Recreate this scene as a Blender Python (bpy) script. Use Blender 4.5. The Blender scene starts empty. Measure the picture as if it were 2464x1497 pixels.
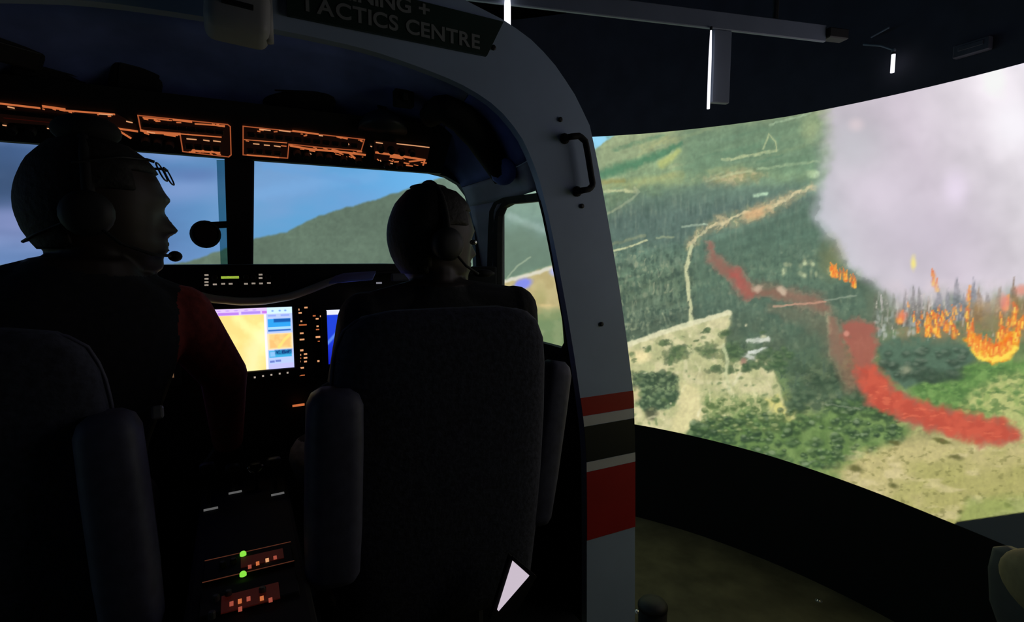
import bpy, bmesh, math, random
import numpy as np
from mathutils import Vector, Matrix

random.seed(7)
scene = bpy.context.scene
COL = scene.collection

# ------------------------------------------------------------------ camera
FPX, YAW, PIT, CZ = 1286.0, math.radians(27.05), math.radians(5.7), 1.80
cam_d = bpy.data.cameras.new('camera')
cam_d.sensor_width = 36.0
cam_d.lens = FPX / 2464.0 * 36.0
cam_d.clip_start = 0.02
cam = bpy.data.objects.new('camera', cam_d)
COL.objects.link(cam)
cam.location = (0, 0, CZ)
cam.rotation_euler = (math.pi / 2 - PIT, 0, -YAW)
scene.camera = cam

# ------------------------------------------------------------------ world, view
world = bpy.data.worlds.new('dark_hall')
scene.world = world
world.use_nodes = True
world.node_tree.nodes['Background'].inputs[0].default_value = (0.0, 0.0, 0.0, 1)
world.node_tree.nodes['Background'].inputs[1].default_value = 0.0
vs = scene.view_settings
vs.view_transform = 'Standard'
vs.look = 'None'
vs.gamma = 1.0
vs.use_curve_mapping = False
vs.exposure = 0.0
scene.cycles.use_denoising = True
scene.cycles.max_bounces = 5
scene.cycles.diffuse_bounces = 3
scene.cycles.glossy_bounces = 2
scene.cycles.transparent_max_bounces = 8

# ------------------------------------------------------------------ measuring
AX_F = np.array([math.sin(YAW) * math.cos(PIT), math.cos(YAW) * math.cos(PIT), -math.sin(PIT)])
AX_R = np.array([math.cos(YAW), -math.sin(YAW), 0.0])
AX_U = np.cross(AX_R, AX_F)
EYE = np.array([0, 0, CZ])


def ray(px, py):
    return AX_F + AX_R * (px - 1232) / FPX + AX_U * (748.5 - py) / FPX


def PY(px, py, Y):
    d = ray(px, py)
    return Vector(EYE + d * (Y / d[1]))


def PX(px, py, X):
    d = ray(px, py)
    return Vector(EYE + d * (X / d[0]))


def PZ(px, py, Z):
    d = ray(px, py)
    return Vector(EYE + d * ((Z - CZ) / d[2]))


def PD(px, py, D):
    return Vector(EYE + ray(px, py) * D)


def PPL(px, py, p0, n):
    d = Vector(ray(px, py))
    t = (Vector(p0) - Vector(EYE)).dot(n) / d.dot(n)
    return Vector(EYE) + d * t


# ------------------------------------------------------------------ colours, materials
def lin(c):
    c = np.asarray(c, float) / 255.0
    return np.where(c <= 0.04045, c / 12.92, ((c + 0.055) / 1.055) ** 2.4)


MATS = {}


def mat(name, rgb, rough=0.6, metal=0.0, var=0.12, scale=20.0, bump=0.0, emit=None, es=1.0, spec=0.5):
    """procedural surface: base colour with a little noise, optional relief, optional light of its own"""
    if name in MATS:
        return MATS[name]
    m = bpy.data.materials.new(name)
    m.use_nodes = True
    nt = m.node_tree
    b = nt.nodes['Principled BSDF']
    b.inputs['Roughness'].default_value = rough
    b.inputs['Metallic'].default_value = metal
    b.inputs['Specular IOR Level'].default_value = spec
    tc = nt.nodes.new('ShaderNodeTexCoord')
    nz = nt.nodes.new('ShaderNodeTexNoise')
    nz.inputs['Scale'].default_value = scale
    nz.inputs['Detail'].default_value = 4
    nt.links.new(tc.outputs['Object'], nz.inputs['Vector'])
    rp = nt.nodes.new('ShaderNodeValToRGB')
    rp.color_ramp.elements[0].position = 0.3
    rp.color_ramp.elements[1].position = 0.7
    rp.color_ramp.elements[0].color = [c * (1 - var) for c in rgb] + [1]
    rp.color_ramp.elements[1].color = [min(1, c * (1 + var)) for c in rgb] + [1]
    nt.links.new(nz.outputs['Fac'], rp.inputs['Fac'])
    nt.links.new(rp.outputs['Color'], b.inputs['Base Color'])
    if bump:
        bp = nt.nodes.new('ShaderNodeBump')
        bp.inputs['Strength'].default_value = bump
        bp.inputs['Distance'].default_value = 0.01
        nt.links.new(nz.outputs['Fac'], bp.inputs['Height'])
        nt.links.new(bp.outputs['Normal'], b.inputs['Normal'])
    if emit is not None:
        b.inputs['Emission Color'].default_value = list(emit) + [1]
        b.inputs['Emission Strength'].default_value = es
        m.cycles.emission_sampling = 'NONE'
    MATS[name] = m
    return m


def L(r, g, b):
    return tuple(float(v) for v in lin((r, g, b)))


M_WHITE = mat('white_shell_paint', (0.45, 0.57, 0.80), 0.5, var=0.05, scale=6)
M_RED = mat('red_stripe_paint', (0.52, 0.016, 0.018), 0.5, var=0.08, scale=8)
M_BLACKP = mat('black_stripe_paint', (0.012, 0.014, 0.016), 0.5)
M_LINER = mat('blue_grey_liner', (0.18, 0.24, 0.62), 0.75, var=0.3, scale=7, bump=0.05)
M_LINER2 = mat('grey_trim_panel', (0.46, 0.47, 0.54), 0.7, var=0.2, scale=9)
M_DARK = mat('dark_plastic', (0.010, 0.010, 0.012), 0.6, var=0.25, scale=30)
M_BLACK = mat('black_matte', (0.006, 0.006, 0.007), 0.85, var=0.2)
M_GREY = mat('grey_metal', (0.30, 0.31, 0.33), 0.45, 0.3, var=0.1)
M_CHROME = mat('bright_metal', (0.75, 0.75, 0.75), 0.25, 0.9, var=0.05)
M_LIPLIGHT = mat('highlight_lip_vinyl', (0.55, 0.53, 0.44), 0.5, var=0.2, scale=14)  # pale tone paints the light caught along the glareshield lip
M_SKYHOOD = mat('skylit_hood_vinyl', (0.22, 0.32, 0.80), 0.45, var=0.2, scale=12)  # blue of the window light put into the hood's colour
M_SEAT = mat('seat_fabric', (0.050, 0.052, 0.080), 0.95, var=0.35, scale=90, bump=0.2)
M_ARMREST = mat('armrest_vinyl', (0.085, 0.085, 0.14), 0.6, var=0.2, scale=40, bump=0.1)
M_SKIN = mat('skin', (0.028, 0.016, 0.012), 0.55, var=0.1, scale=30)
M_JACKET = mat('navy_jacket_and_shaded_torso', (0.012, 0.012, 0.016), 0.9, var=0.3, scale=60, bump=0.2)  # right-hand jacket; on the left person it paints the torso's shade
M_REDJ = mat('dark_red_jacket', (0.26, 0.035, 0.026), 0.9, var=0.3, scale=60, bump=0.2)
M_TROUS = mat('grey_trousers', (0.20, 0.18, 0.19), 0.9, var=0.2, scale=50, bump=0.2)
M_HAIR = mat('dark_hair', (0.010, 0.008, 0.007), 0.7, var=0.4, scale=80, bump=0.3)
M_ORANGE = mat('orange_backlight', (0.02, 0.008, 0.004), 0.6, emit=L(216, 116, 66), es=0.8)
M_ORANGE2 = mat('dim_orange_backlight', (0.02, 0.008, 0.004), 0.6, emit=L(176, 88, 50), es=0.8)
M_REDGLOW = mat('deep_red_backlight', (0.02, 0.004, 0.002), 0.6, emit=L(38, 7, 4), es=0.9)
M_LEGEND = mat('white_legend_light', (0.1, 0.1, 0.1), 0.6, emit=L(195, 180, 165), es=0.8)
M_LEGENDO = mat('peach_legend_light', (0.1, 0.06, 0.03), 0.6, emit=L(240, 170, 120), es=0.85)
M_GREENLT = mat('green_indicator', (0.05, 0.1, 0.02), 0.5, emit=L(140, 230, 70), es=1.0)
M_YGREEN = mat('yellow_green_readout', (0.05, 0.1, 0.02), 0.5, emit=L(170, 200, 70), es=1.0)
M_TUBE = mat('white_light_tube', (0.8, 0.8, 0.8), 0.4, emit=(0.92, 0.92, 1.0), es=1.1)
M_BEAM = mat('grey_beam_paint', (0.20, 0.23, 0.31), 0.5, var=0.1, scale=5)
M_SIGN = mat('dark_green_sign_board', (0.020, 0.045, 0.036), 0.5, var=0.15, scale=10)
M_LETTER = mat('grey_lettering', (0.30, 0.31, 0.31), 0.6, var=0.05)
M_FLOOR = mat('olive_carpet', (0.115, 0.105, 0.060), 0.95, var=0.35, scale=6, bump=0.3)
M_WALL = mat('black_wall_paint', (0.022, 0.023, 0.03), 0.9, var=0.2, scale=2)
M_CURTAIN = mat('black_border_cloth', (0.062, 0.064, 0.092), 0.9, var=0.15, scale=8)
M_SKIRT = mat('black_skirt_cloth', (0.006, 0.0065, 0.007), 0.95, var=0.2, scale=8)
M_TAN = mat('tan_cushion', (0.34, 0.28, 0.16), 0.8, var=0.15, scale=30, bump=0.1)
M_GSHELL = mat('grey_chair_shell', (0.10, 0.105, 0.11), 0.6, var=0.1)
M_SPEAKER = mat('off_white_plastic', (0.34, 0.34, 0.35), 0.5, var=0.06)
M_LENS = None


def glass_mat(name, tint, rough, haze, ior=1.45):
    m = bpy.data.materials.new(name)
    m.use_nodes = True
    nt = m.node_tree
    nt.nodes.remove(nt.nodes['Principled BSDF'])
    out = nt.nodes['Material Output']
    tr = nt.nodes.new('ShaderNodeBsdfTransparent')
    tr.inputs[0].default_value = list(tint) + [1]
    gl = nt.nodes.new('ShaderNodeBsdfGlossy')
    gl.inputs['Roughness'].default_value = rough
    fr = nt.nodes.new('ShaderNodeFresnel')
    fr.inputs['IOR'].default_value = ior
    df = nt.nodes.new('ShaderNodeBsdfTranslucent')
    df.inputs[0].default_value = (0.7, 0.75, 0.75, 1)
    nz = nt.nodes.new('ShaderNodeTexNoise')
    nz.inputs['Scale'].default_value = 3
    mu = nt.nodes.new('ShaderNodeMath')
    mu.operation = 'MULTIPLY'
    mu.inputs[1].default_value = haze * 2
    nt.links.new(nz.outputs['Fac'], mu.inputs[0])
    m1 = nt.nodes.new('ShaderNodeMixShader')
    nt.links.new(mu.outputs[0], m1.inputs[0])
    nt.links.new(tr.outputs[0], m1.inputs[1])
    nt.links.new(df.outputs[0], m1.inputs[2])
    m2 = nt.nodes.new('ShaderNodeMixShader')
    nt.links.new(fr.outputs[0], m2.inputs[0])
    nt.links.new(m1.outputs[0], m2.inputs[1])
    nt.links.new(gl.outputs[0], m2.inputs[2])
    nt.links.new(m2.outputs[0], out.inputs['Surface'])
    return m


M_PANE = glass_mat('window_acrylic', (0.92, 0.95, 0.94), 0.05, 0.10)
M_LENS = glass_mat('spectacle_lens', (0.90, 0.93, 0.97), 0.02, 0.0, 1.0001)
M_EDGE = glass_mat('tinted_acrylic_edge', (0.42, 0.60, 0.62), 0.1, 0.0, 1.1)


def attr_mat(name, strength, base, rough=0.7):
    """a picture surface: its colours come from the 'picture' attribute stored on the mesh"""
    m = bpy.data.materials.new(name)
    m.use_nodes = True
    nt = m.node_tree
    b = nt.nodes['Principled BSDF']
    b.inputs['Base Color'].default_value = list(base) + [1]
    b.inputs['Roughness'].default_value = rough
    b.inputs['Specular IOR Level'].default_value = 0.2
    at = nt.nodes.new('ShaderNodeAttribute')
    at.attribute_name = 'picture'
    nt.links.new(at.outputs['Color'], b.inputs['Emission Color'])
    b.inputs['Emission Strength'].default_value = strength
    return m


# ------------------------------------------------------------------ mesh building
ORIG = {}


class MB:
    def __init__(s):
        s.v, s.f = [], []

    def add(s, vs, fs):
        o = len(s.v)
        s.v += [Vector(v) for v in vs]
        s.f += [tuple(i + o for i in f) for f in fs]
        return s

    def box(s, c, size, rot=None, bev=0.0, seg=2):
        bm = bmesh.new()
        bmesh.ops.create_cube(bm, size=1.0)
        for v in bm.verts:
            v.co = Vector((v.co.x * size[0], v.co.y * size[1], v.co.z * size[2]))
        if bev:
            bmesh.ops.bevel(bm, geom=list(bm.edges), offset=min(bev, 0.49 * min(size)), segments=seg, profile=0.5, affect='EDGES')
        s.addbm(bm, Matrix.Translation(Vector(c)) @ (rot.to_4x4() if rot is not None else Matrix.Identity(4)))
        return s

    def addbm(s, bm, M=None):
        bm.verts.index_update()
        s.add([(M @ v.co) if M else v.co.copy() for v in bm.verts], [[v.index for v in f.verts] for f in bm.faces])
        bm.free()
        return s

    def tube(s, pts, r, n=8, cap=True):
        pts = [Vector(p) for p in pts]
        rs = r if isinstance(r, (list, tuple)) else [r] * len(pts)
        rings = []
        prev = None
        for i, p in enumerate(pts):
            t = (pts[min(i + 1, len(pts) - 1)] - pts[max(i - 1, 0)]).normalized()
            if prev is None:
                a = t.orthogonal().normalized()
            else:
                a = (prev - t * prev.dot(t))
                a = a.normalized() if a.length > 1e-6 else t.orthogonal().normalized()
            prev = a
            b = t.cross(a)
            rings.append([p + (a * math.cos(k * 2 * math.pi / n) + b * math.sin(k * 2 * math.pi / n)) * rs[i] for k in range(n)])
        vs = [v for ring in rings for v in ring]
        fs = [(i * n + k, i * n + (k + 1) % n, (i + 1) * n + (k + 1) % n, (i + 1) * n + k) for i in range(len(pts) - 1) for k in range(n)]
        if cap:
            fs += [tuple(range(n - 1, -1, -1)), tuple((len(pts) - 1) * n + k for k in range(n))]
        return s.add(vs, fs)

    def lathe(s, base, axis, prof, n=20, sx=1.0):
        """prof: (radius, height) pairs along the axis"""
        axis = Vector(axis).normalized()
        a = axis.orthogonal().normalized()
        b = axis.cross(a)
        vs, fs = [], []
        for r, h in prof:
            for k in range(n):
                t = k * 2 * math.pi / n
                vs.append(Vector(base) + axis * h + (a * math.cos(t) * sx + b * math.sin(t)) * r)
        m = len(prof)
        for i in range(m - 1):
            for k in range(n):
                fs.append((i * n + k, i * n + (k + 1) % n, (i + 1) * n + (k + 1) % n, (i + 1) * n + k))
        fs += [tuple(range(n - 1, -1, -1)), tuple((m - 1) * n + k for k in range(n))]
        return s.add(vs, fs)

    def ell(s, c, r, M=None, u=16, w=10):
        bm = bmesh.new()
        bmesh.ops.create_uvsphere(bm, u_segments=u, v_segments=w, radius=1.0)
        T = Matrix.Translation(Vector(c)) @ (M.to_4x4() if M is not None else Matrix.Identity(4)) @ Matrix.Diagonal((r[0], r[1], r[2], 1))
        return s.addbm(bm, T)

    def prism(s, poly, ext):
        """closed prism from a planar polygon and an extrusion vector"""
        n = len(poly)
        ext = Vector(ext)
        vs = [Vector(p) for p in poly] + [Vector(p) + ext for p in poly]
        fs = [tuple(range(n)), tuple(range(2 * n - 1, n - 1, -1))]
        fs += [(i, i + n, (i + 1) % n + n, (i + 1) % n) for i in range(n)]
        return s.add(vs, fs)

    def sheet(s, A, B, th):
        """thick strip between two polylines A, B (same count); th = thickness vector (or list)"""
        n = len(A)
        th = [Vector(t) for t in th] if isinstance(th, list) else [Vector(th)] * n
        vs = list(A) + list(B) + [a + t for a, t in zip(A, th)] + [b + t for b, t in zip(B, th)]
        fs = []
        for i in range(n - 1):
            fs += [(i, i + 1, n + i + 1, n + i), (2 * n + i, 3 * n + i, 3 * n + i + 1, 2 * n + i + 1),
                   (i, 2 * n + i, 2 * n + i + 1, i + 1), (n + i, n + i + 1, 3 * n + i + 1, 3 * n + i)]
        fs += [(0, n, 3 * n, 2 * n), (n - 1, 3 * n - 1, 4 * n - 1, 2 * n - 1)]
        return s.add(vs, fs)

    def build(s, name, material, parent=None, smooth=False, fix=True):
        c = sum(s.v, Vector()) / len(s.v)
        me = bpy.data.meshes.new(name)
        me.from_pydata([v - c for v in s.v], [], s.f)
        if fix:
            bm = bmesh.new()
            bm.from_mesh(me)
            bmesh.ops.recalc_face_normals(bm, faces=bm.faces)
            bm.to_mesh(me)
            bm.free()
        if smooth:
            me.polygons.foreach_set('use_smooth', [True] * len(me.polygons))
        for mm in (material if isinstance(material, (list, tuple)) else [material]):
            me.materials.append(mm)
        return place(name, me, c, parent)


def place(name, data, c, parent=None):
    o = bpy.data.objects.new(name, data)
    COL.objects.link(o)
    o.location = c - (ORIG[parent.name] if parent else Vector())
    if parent:
        o.parent = parent
    ORIG[o.name] = Vector(c)
    return o


def tag(o, label=None, cat=None, group=None, kind=None):
    if label: o['label'] = label
    if cat: o['category'] = cat
    if group: o['group'] = group
    if kind: o['kind'] = kind
    return o


def thing(name, loc, label, cat, group=None):
    return tag(place(name, None, Vector(loc)), label, cat, group)


def struct(o):
    o['kind'] = 'structure'
    return o


def lit(name, o, label):
    o['label'] = label
    return o


def resample(pts, n):
    pts = [Vector(p) for p in pts]
    d = [0]
    for a, b in zip(pts, pts[1:]):
        d.append(d[-1] + (b - a).length)
    out = []
    for i in range(n):
        t = d[-1] * i / (n - 1)
        k = max(j for j in range(len(d)) if d[j] <= t + 1e-9)
        k = min(k, len(pts) - 2)
        out.append(pts[k].lerp(pts[k + 1], (t - d[k]) / max(1e-9, d[k + 1] - d[k])))
    return out


# ------------------------------------------------------------------ painting tools (numpy)
def _h(ix, iy, seed):
    v = np.sin(ix * 127.1 + iy * 311.7 + seed * 74.7) * 43758.5453
    return v - np.floor(v)


def vn(x, y, seed=0):
    ix, iy = np.floor(x), np.floor(y)
    fx, fy = x - ix, y - iy
    fx, fy = fx * fx * (3 - 2 * fx), fy * fy * (3 - 2 * fy)
    a = _h(ix, iy, seed) * (1 - fx) + _h(ix + 1, iy, seed) * fx
    b = _h(ix, iy + 1, seed) * (1 - fx) + _h(ix + 1, iy + 1, seed) * fx
    return a * (1 - fy) + b * fy


def fbm(x, y, seed=0, o=4):
    s, a, t = 0, 0.5, 0
    for k in range(o):
        s = s + a * vn(x, y, seed + k * 13)
        x, y = 2 * (0.8 * x - 0.6 * y) + 5.3, 2 * (0.6 * x + 0.8 * y) + 1.7
        t += a
        a *= 0.5
    return s / t


def sm(a, b, v):
    t = np.clip((v - a) / (b - a), 0, 1)
    return t * t * (3 - 2 * t)


class Paint:
    """colours a set of canvas points; X, Y are canvas coordinates, C their sRGB colours 0..255"""
    def __init__(s, X, Y):
        s.X, s.Y = X, Y
        s.C = np.zeros((len(X), 3))

    def over(s, rgb, a, idx=None):
        rgb = np.asarray(rgb, float)
        if idx is None:
            s.C += (rgb - s.C) * a[:, None]
        else:
            s.C[idx] += (rgb - s.C[idx]) * a[:, None]

    def near(s, x0, x1, y0, y1):
        return np.nonzero((s.X > x0) & (s.X < x1) & (s.Y > y0) & (s.Y < y1))[0]

    def stroke(s, pts, rgb, w, a=1.0, soft=0.5, jit=0.0, seed=1, brk=0.0, rgb2=None):
        """a line along pts; w one width or one per point; jit wobbles, brk breaks it up"""
        pts = np.asarray(pts, float)
        w = np.full(len(pts), w, float) if np.isscalar(w) else np.asarray(w, float)
        m = w.max() * 1.6 + jit + 6
        i = s.near(pts[:, 0].min() - m, pts[:, 0].max() + m, pts[:, 1].min() - m, pts[:, 1].max() + m)
        if not len(i):
            return
        x, y = s.X[i], s.Y[i]
        if jit:
            x = x + (fbm(x / 14, y / 14, seed) - 0.5) * 2 * jit
            y = y + (fbm(x / 11, y / 15, seed + 5) - 0.5) * 2 * jit
        best = np.full(len(i), 1e9)
        for k in range(len(pts) - 1):
            p, q = pts[k], pts[k + 1]
            d = q - p
            t = np.clip(((x - p[0]) * d[0] + (y - p[1]) * d[1]) / max(1e-6, d @ d), 0, 1)
            dist = np.hypot(x - p[0] - t * d[0], y - p[1] - t * d[1]) / (0.5 * (w[k] + (w[k + 1] - w[k]) * t))
            best = np.minimum(best, dist)
        al = a * (1 - sm(1 - soft, 1 + soft, best))
        if brk:
            al = al * (1 - brk * sm(0.4, 0.6, fbm(x / 9, y / 9, seed + 9)))
        c = np.asarray(rgb, float)
        if rgb2 is not None:
            t = sm(0.35, 0.65, fbm(x / 16, y / 16, seed + 3))[:, None]
            c = c * (1 - t) + np.asarray(rgb2, float) * t
        s.over(c, al, i)

    def blob(s, cx, cy, rx, ry, rgb, a=1.0, soft=0.5, jit=0.0, seed=1, rot=0.0, rgb2=None):
        m = max(rx, ry) * (1 + soft) + jit * 2 + 4
        i = s.near(cx - m, cx + m, cy - m, cy + m)
        if not len(i):
            return
        x, y = s.X[i] - cx, s.Y[i] - cy
        c_, s_ = math.cos(rot), math.sin(rot)
        d = np.hypot((x * c_ + y * s_) / rx, (-x * s_ + y * c_) / ry)
        if jit:
            d = d + (fbm(s.X[i] / 12, s.Y[i] / 12, seed) - 0.5) * 2 * jit / max(4, min(rx, ry))
        al = a * (1 - sm(1 - soft, 1 + soft, d))
        c = np.asarray(rgb, float)
        if rgb2 is not None:
            t = sm(0.35, 0.65, fbm(s.X[i] / 8, s.Y[i] / 8, seed + 3))[:, None]
            c = c * (1 - t) + np.asarray(rgb2, float) * t
        s.over(c, al, i)

    def poly(s, pts, rgb, a=1.0, soft=4.0, jit=0.0, seed=1, rgb2=None, sc=12):
        pts = np.asarray(pts, float)
        m = soft * 2 + jit + 4
        i = s.near(pts[:, 0].min() - m, pts[:, 0].max() + m, pts[:, 1].min() - m, pts[:, 1].max() + m)
        if not len(i):
            return
        x, y = s.X[i].copy(), s.Y[i].copy()
        if jit:
            x += (fbm(s.X[i] / 18, s.Y[i] / 18, seed) - 0.5) * 2 * jit
            y += (fbm(s.X[i] / 18, s.Y[i] / 18, seed + 7) - 0.5) * 2 * jit
        ins = np.zeros(len(i), bool)
        dist = np.full(len(i), 1e9)
        n = len(pts)
        for k in range(n):
            p, q = pts[k], pts[(k + 1) % n]
            cr = (p[1] > y) != (q[1] > y)
            with np.errstate(divide='ignore', invalid='ignore'):
                xi = (q[0] - p[0]) * (y - p[1]) / (q[1] - p[1] + 1e-12) + p[0]
            ins ^= cr & (x < xi)
            d = q - p
            t = np.clip(((x - p[0]) * d[0] + (y - p[1]) * d[1]) / max(1e-6, d @ d), 0, 1)
            dist = np.minimum(dist, np.hypot(x - p[0] - t * d[0], y - p[1] - t * d[1]))
        sd = np.where(ins, dist, -dist)
        al = a * sm(-soft, soft, sd)
        c = np.asarray(rgb, float)
        if rgb2 is not None:
            t = sm(0.35, 0.65, fbm(s.X[i] / sc, s.Y[i] / sc, seed + 3))[:, None]
            c = c * (1 - t) + np.asarray(rgb2, float) * t
        s.over(c, al, i)


def grid_picture(name, P, nu, nv, colours, material, parent, th=None):
    """mesh grid from points P[nu][nv] carrying a 'picture' colour attribute (linear)"""
    V = np.asarray(P, float).reshape(-1, 3)
    c = V.mean(0)
    me = bpy.data.meshes.new(name)
    idx = np.arange(nu * nv).reshape(nu, nv)
    q = np.stack([idx[:-1, :-1], idx[1:, :-1], idx[1:, 1:], idx[:-1, 1:]], -1).reshape(-1, 4)
    me.vertices.add(len(V))
    me.vertices.foreach_set('co', (V - c).ravel())
    me.loops.add(q.size)
    me.loops.foreach_set('vertex_index', q.ravel().astype(np.int32))
    me.polygons.add(len(q))
    me.polygons.foreach_set('loop_start', (np.arange(len(q)) * 4).astype(np.int32))
    me.update(calc_edges=True)
    me.polygons.foreach_set('use_smooth', [True] * len(q))
    at = me.color_attributes.new('picture', 'FLOAT_COLOR', 'POINT')
    rgba = np.ones((len(V), 4), np.float32)
    rgba[:, :3] = colours
    at.data.foreach_set('color', rgba.ravel())
    me.materials.append(material)
    return place(name, me, Vector(c), parent)


exec_parts = []

# ================================================================== THE HALL
XC = 0.03                     # centre line of the cockpit
RX0, RX1, RY0, RY1, RZ = -3.7, 3.7, -3.4, 4.7, 3.7
struct(MB().box(((RX0 + RX1) / 2, (RY0 + RY1) / 2, -0.05), (RX1 - RX0, RY1 - RY0, 0.1)).build('floor', M_FLOOR))
struct(MB().box(((RX0 + RX1) / 2, (RY0 + RY1) / 2, RZ + 0.05), (RX1 - RX0, RY1 - RY0, 0.1)).build('ceiling', M_WALL))
struct(MB().box((RX0 - 0.05, (RY0 + RY1) / 2, RZ / 2), (0.1, RY1 - RY0, RZ)).build('wall_left', M_WALL))
struct(MB().box((RX1 + 0.05, (RY0 + RY1) / 2, RZ / 2), (0.1, RY1 - RY0, RZ)).build('wall_right', M_WALL))
struct(MB().box(((RX0 + RX1) / 2, RY1 + 0.05, RZ / 2), (RX1 - RX0 + 0.2, 0.1, RZ)).build('wall_front', M_WALL))
struct(MB().box(((RX0 + RX1) / 2, RY0 - 0.05, RZ / 2), (RX1 - RX0 + 0.2, 0.1, RZ)).build('wall_back', M_WALL))

# ------------------------------------------------------------------ projection screen
SC, SR = Vector((XC, 1.3, 0)), 2.8
PH0, PH1 = -116.0, 122.0
EDGE = [-128, -10, 30, 45, 60, 75, 92, 100, 128]
ZTOP = [2.60, 2.62, 2.64, 2.63, 2.60, 2.575, 2.57, 2.57, 2.57]
ZBOT = [0.66, 0.66, 0.66, 0.66, 0.655, 0.64, 0.605, 0.60, 0.60]


def scr(ph, z, R=SR):
    a = math.radians(ph)
    return Vector((SC.x + R * math.sin(a), SC.y + R * math.cos(a), z))


phs = np.concatenate([np.linspace(PH0, -13, 60, endpoint=False), np.linspace(-13, 26, 190, endpoint=False),
                      np.linspace(26, 103, 640, endpoint=False), np.linspace(103, PH1, 24)])
NU, NV = len(phs), 430
zt, zb = np.interp(phs, EDGE, ZTOP), np.interp(phs, EDGE, ZBOT)
vv = np.linspace(0, 1, NV)
PG = np.zeros((NU, NV, 3))
PG[:, :, 0] = (SC.x + SR * np.sin(np.radians(phs)))[:, None]
PG[:, :, 1] = (SC.y + SR * np.cos(np.radians(phs)))[:, None]
PG[:, :, 2] = zb[:, None] + (zt - zb)[:, None] * vv[None, :]


def canvas(P, ph):
    """canvas coordinates of the projected picture for points of the screen at angle ph"""
    pc = np.clip(ph, -25, 103)
    q = np.stack([SC.x + SR * np.sin(np.radians(pc)), SC.y + SR * np.cos(np.radians(pc)), P[:, 2] - CZ], -1)
    d = q @ AX_F
    return 1232 + FPX * (q @ AX_R) / d + (ph - pc) * 24.0, 748.5 - FPX * (q @ AX_U) / d


cx, cy = canvas(PG.reshape(-1, 3), np.repeat(phs, NV))
pt = Paint(cx, cy)
X, Y = cx, cy
HX = [-4000, -300, 380, 455, 560, 620, 690, 735, 800, 860, 950, 1010, 1060, 1140, 1300, 1425, 1450, 1490, 1600, 6000]
HY = [640, 640, 638, 630, 592, 573, 558, 534, 508, 493, 466, 444, 428, 410, 385, 366, 347, 318, 200, 0]
# sky
sk = np.zeros((len(X), 3))
for k in range(3):
    sk[:, k] = np.interp(X, [-500, 0, 300, 520, 620, 850, 1100, 1425, 1480], [[50, 58, 84, 96, 96, 94, 112, 150, 150][k2] if k == 0 else ([78, 86, 120, 148, 160, 162, 190, 214, 216][k2] if k == 1 else [118, 128, 176, 198, 208, 216, 246, 246, 248][k2]) for k2 in range(9)])
cl = fbm(X / 260 + Y / 300, Y / 120 - X / 700, 3, 4)
t = sm(0.48, 0.75, cl)[:, None] * np.clip(1.1 - X / 1200, 0.15, 1)[:, None]
pt.C[:] = sk * (1 - 0.75 * t) + np.array([140, 160, 210]) * 0.75 * t
dk = sm(0.45, 0.75, fbm(X / 200 + 7, Y / 90 + 3, 11, 4)) * np.clip(1 - X / 700, 0, 1)
pt.over((54, 76, 120), 0.6 * dk)
pt.over((112, 150, 205), 0.55 * np.exp(-((Y - 640) / 60.0) ** 2) * (X < 700))
pt.blob(440, 455, 100, 28, (128, 156, 208), 0.75, 0.9, 0.5, rot=-0.1)
pt.blob(40, 530, 90, 45, (128, 140, 190), 0.8, 0.9)
pt.blob(20, 440, 90, 45, (52, 76, 112), 0.8, 0.9)
pt.blob(300, 360, 180, 18, (128, 160, 212), 0.5, 0.9, rot=0.08)
pt.blob(470, 420, 60, 16, (88, 116, 172), 0.6, 0.9)
pt.stroke([(620, 470), (760, 440), (900, 425)], (122, 174, 226), 30, 0.45, 0.95, 8)
pt.stroke([(640, 400), (760, 420), (860, 440)], (104, 160, 214), 14, 0.6, 0.9, 6)
# land base
g = np.zeros((len(X), 3))
yy = [300, 400, 470, 520, 600, 680, 760, 850, 950, 1050, 1150, 1300]
gc = np.array([(150, 162, 122), (128, 150, 112), (120, 146, 112), (104, 128, 112), (100, 128, 108), (106, 130, 102), (98, 118, 96), (104, 124, 96), (110, 132, 84), (140, 146, 92), (180, 172, 116), (160, 158, 98)], float)
for k in range(3):
    g[:, k] = np.interp(Y + 0.12 * (X - 1600), yy, gc[:, k])
n1 = fbm((X + Y * 1.2) / 120, (Y + X * 0.32) / 16, 21, 5)
n2 = fbm(X / 16, Y / 30, 33, 4)
n3 = fbm(X / 7, Y / 9, 44, 3)
g *= (0.80 + 0.40 * n1)[:, None]
g *= (0.86 + 0.28 * n2)[:, None]
farL = sm(1180, 1090, X)[:, None]
hz = np.array([96, 116, 98]) + (np.array([118, 142, 126]) - np.array([96, 116, 98])) * sm(1020, 1120, X)[:, None]
hz = hz * (0.92 + 0.16 * fbm(X / 90, Y / 60, 8, 4))[:, None]
g = g * (1 - farL) + hz * farL
hl = np.interp(X, HX, HY) + (fbm(X / 16, X * 0, 5, 3) - 0.5) * 7
pt.over(0, np.zeros(len(X)))
al = sm(-4, 4, Y - hl)
pt.C += (g - pt.C) * al[:, None]
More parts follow.
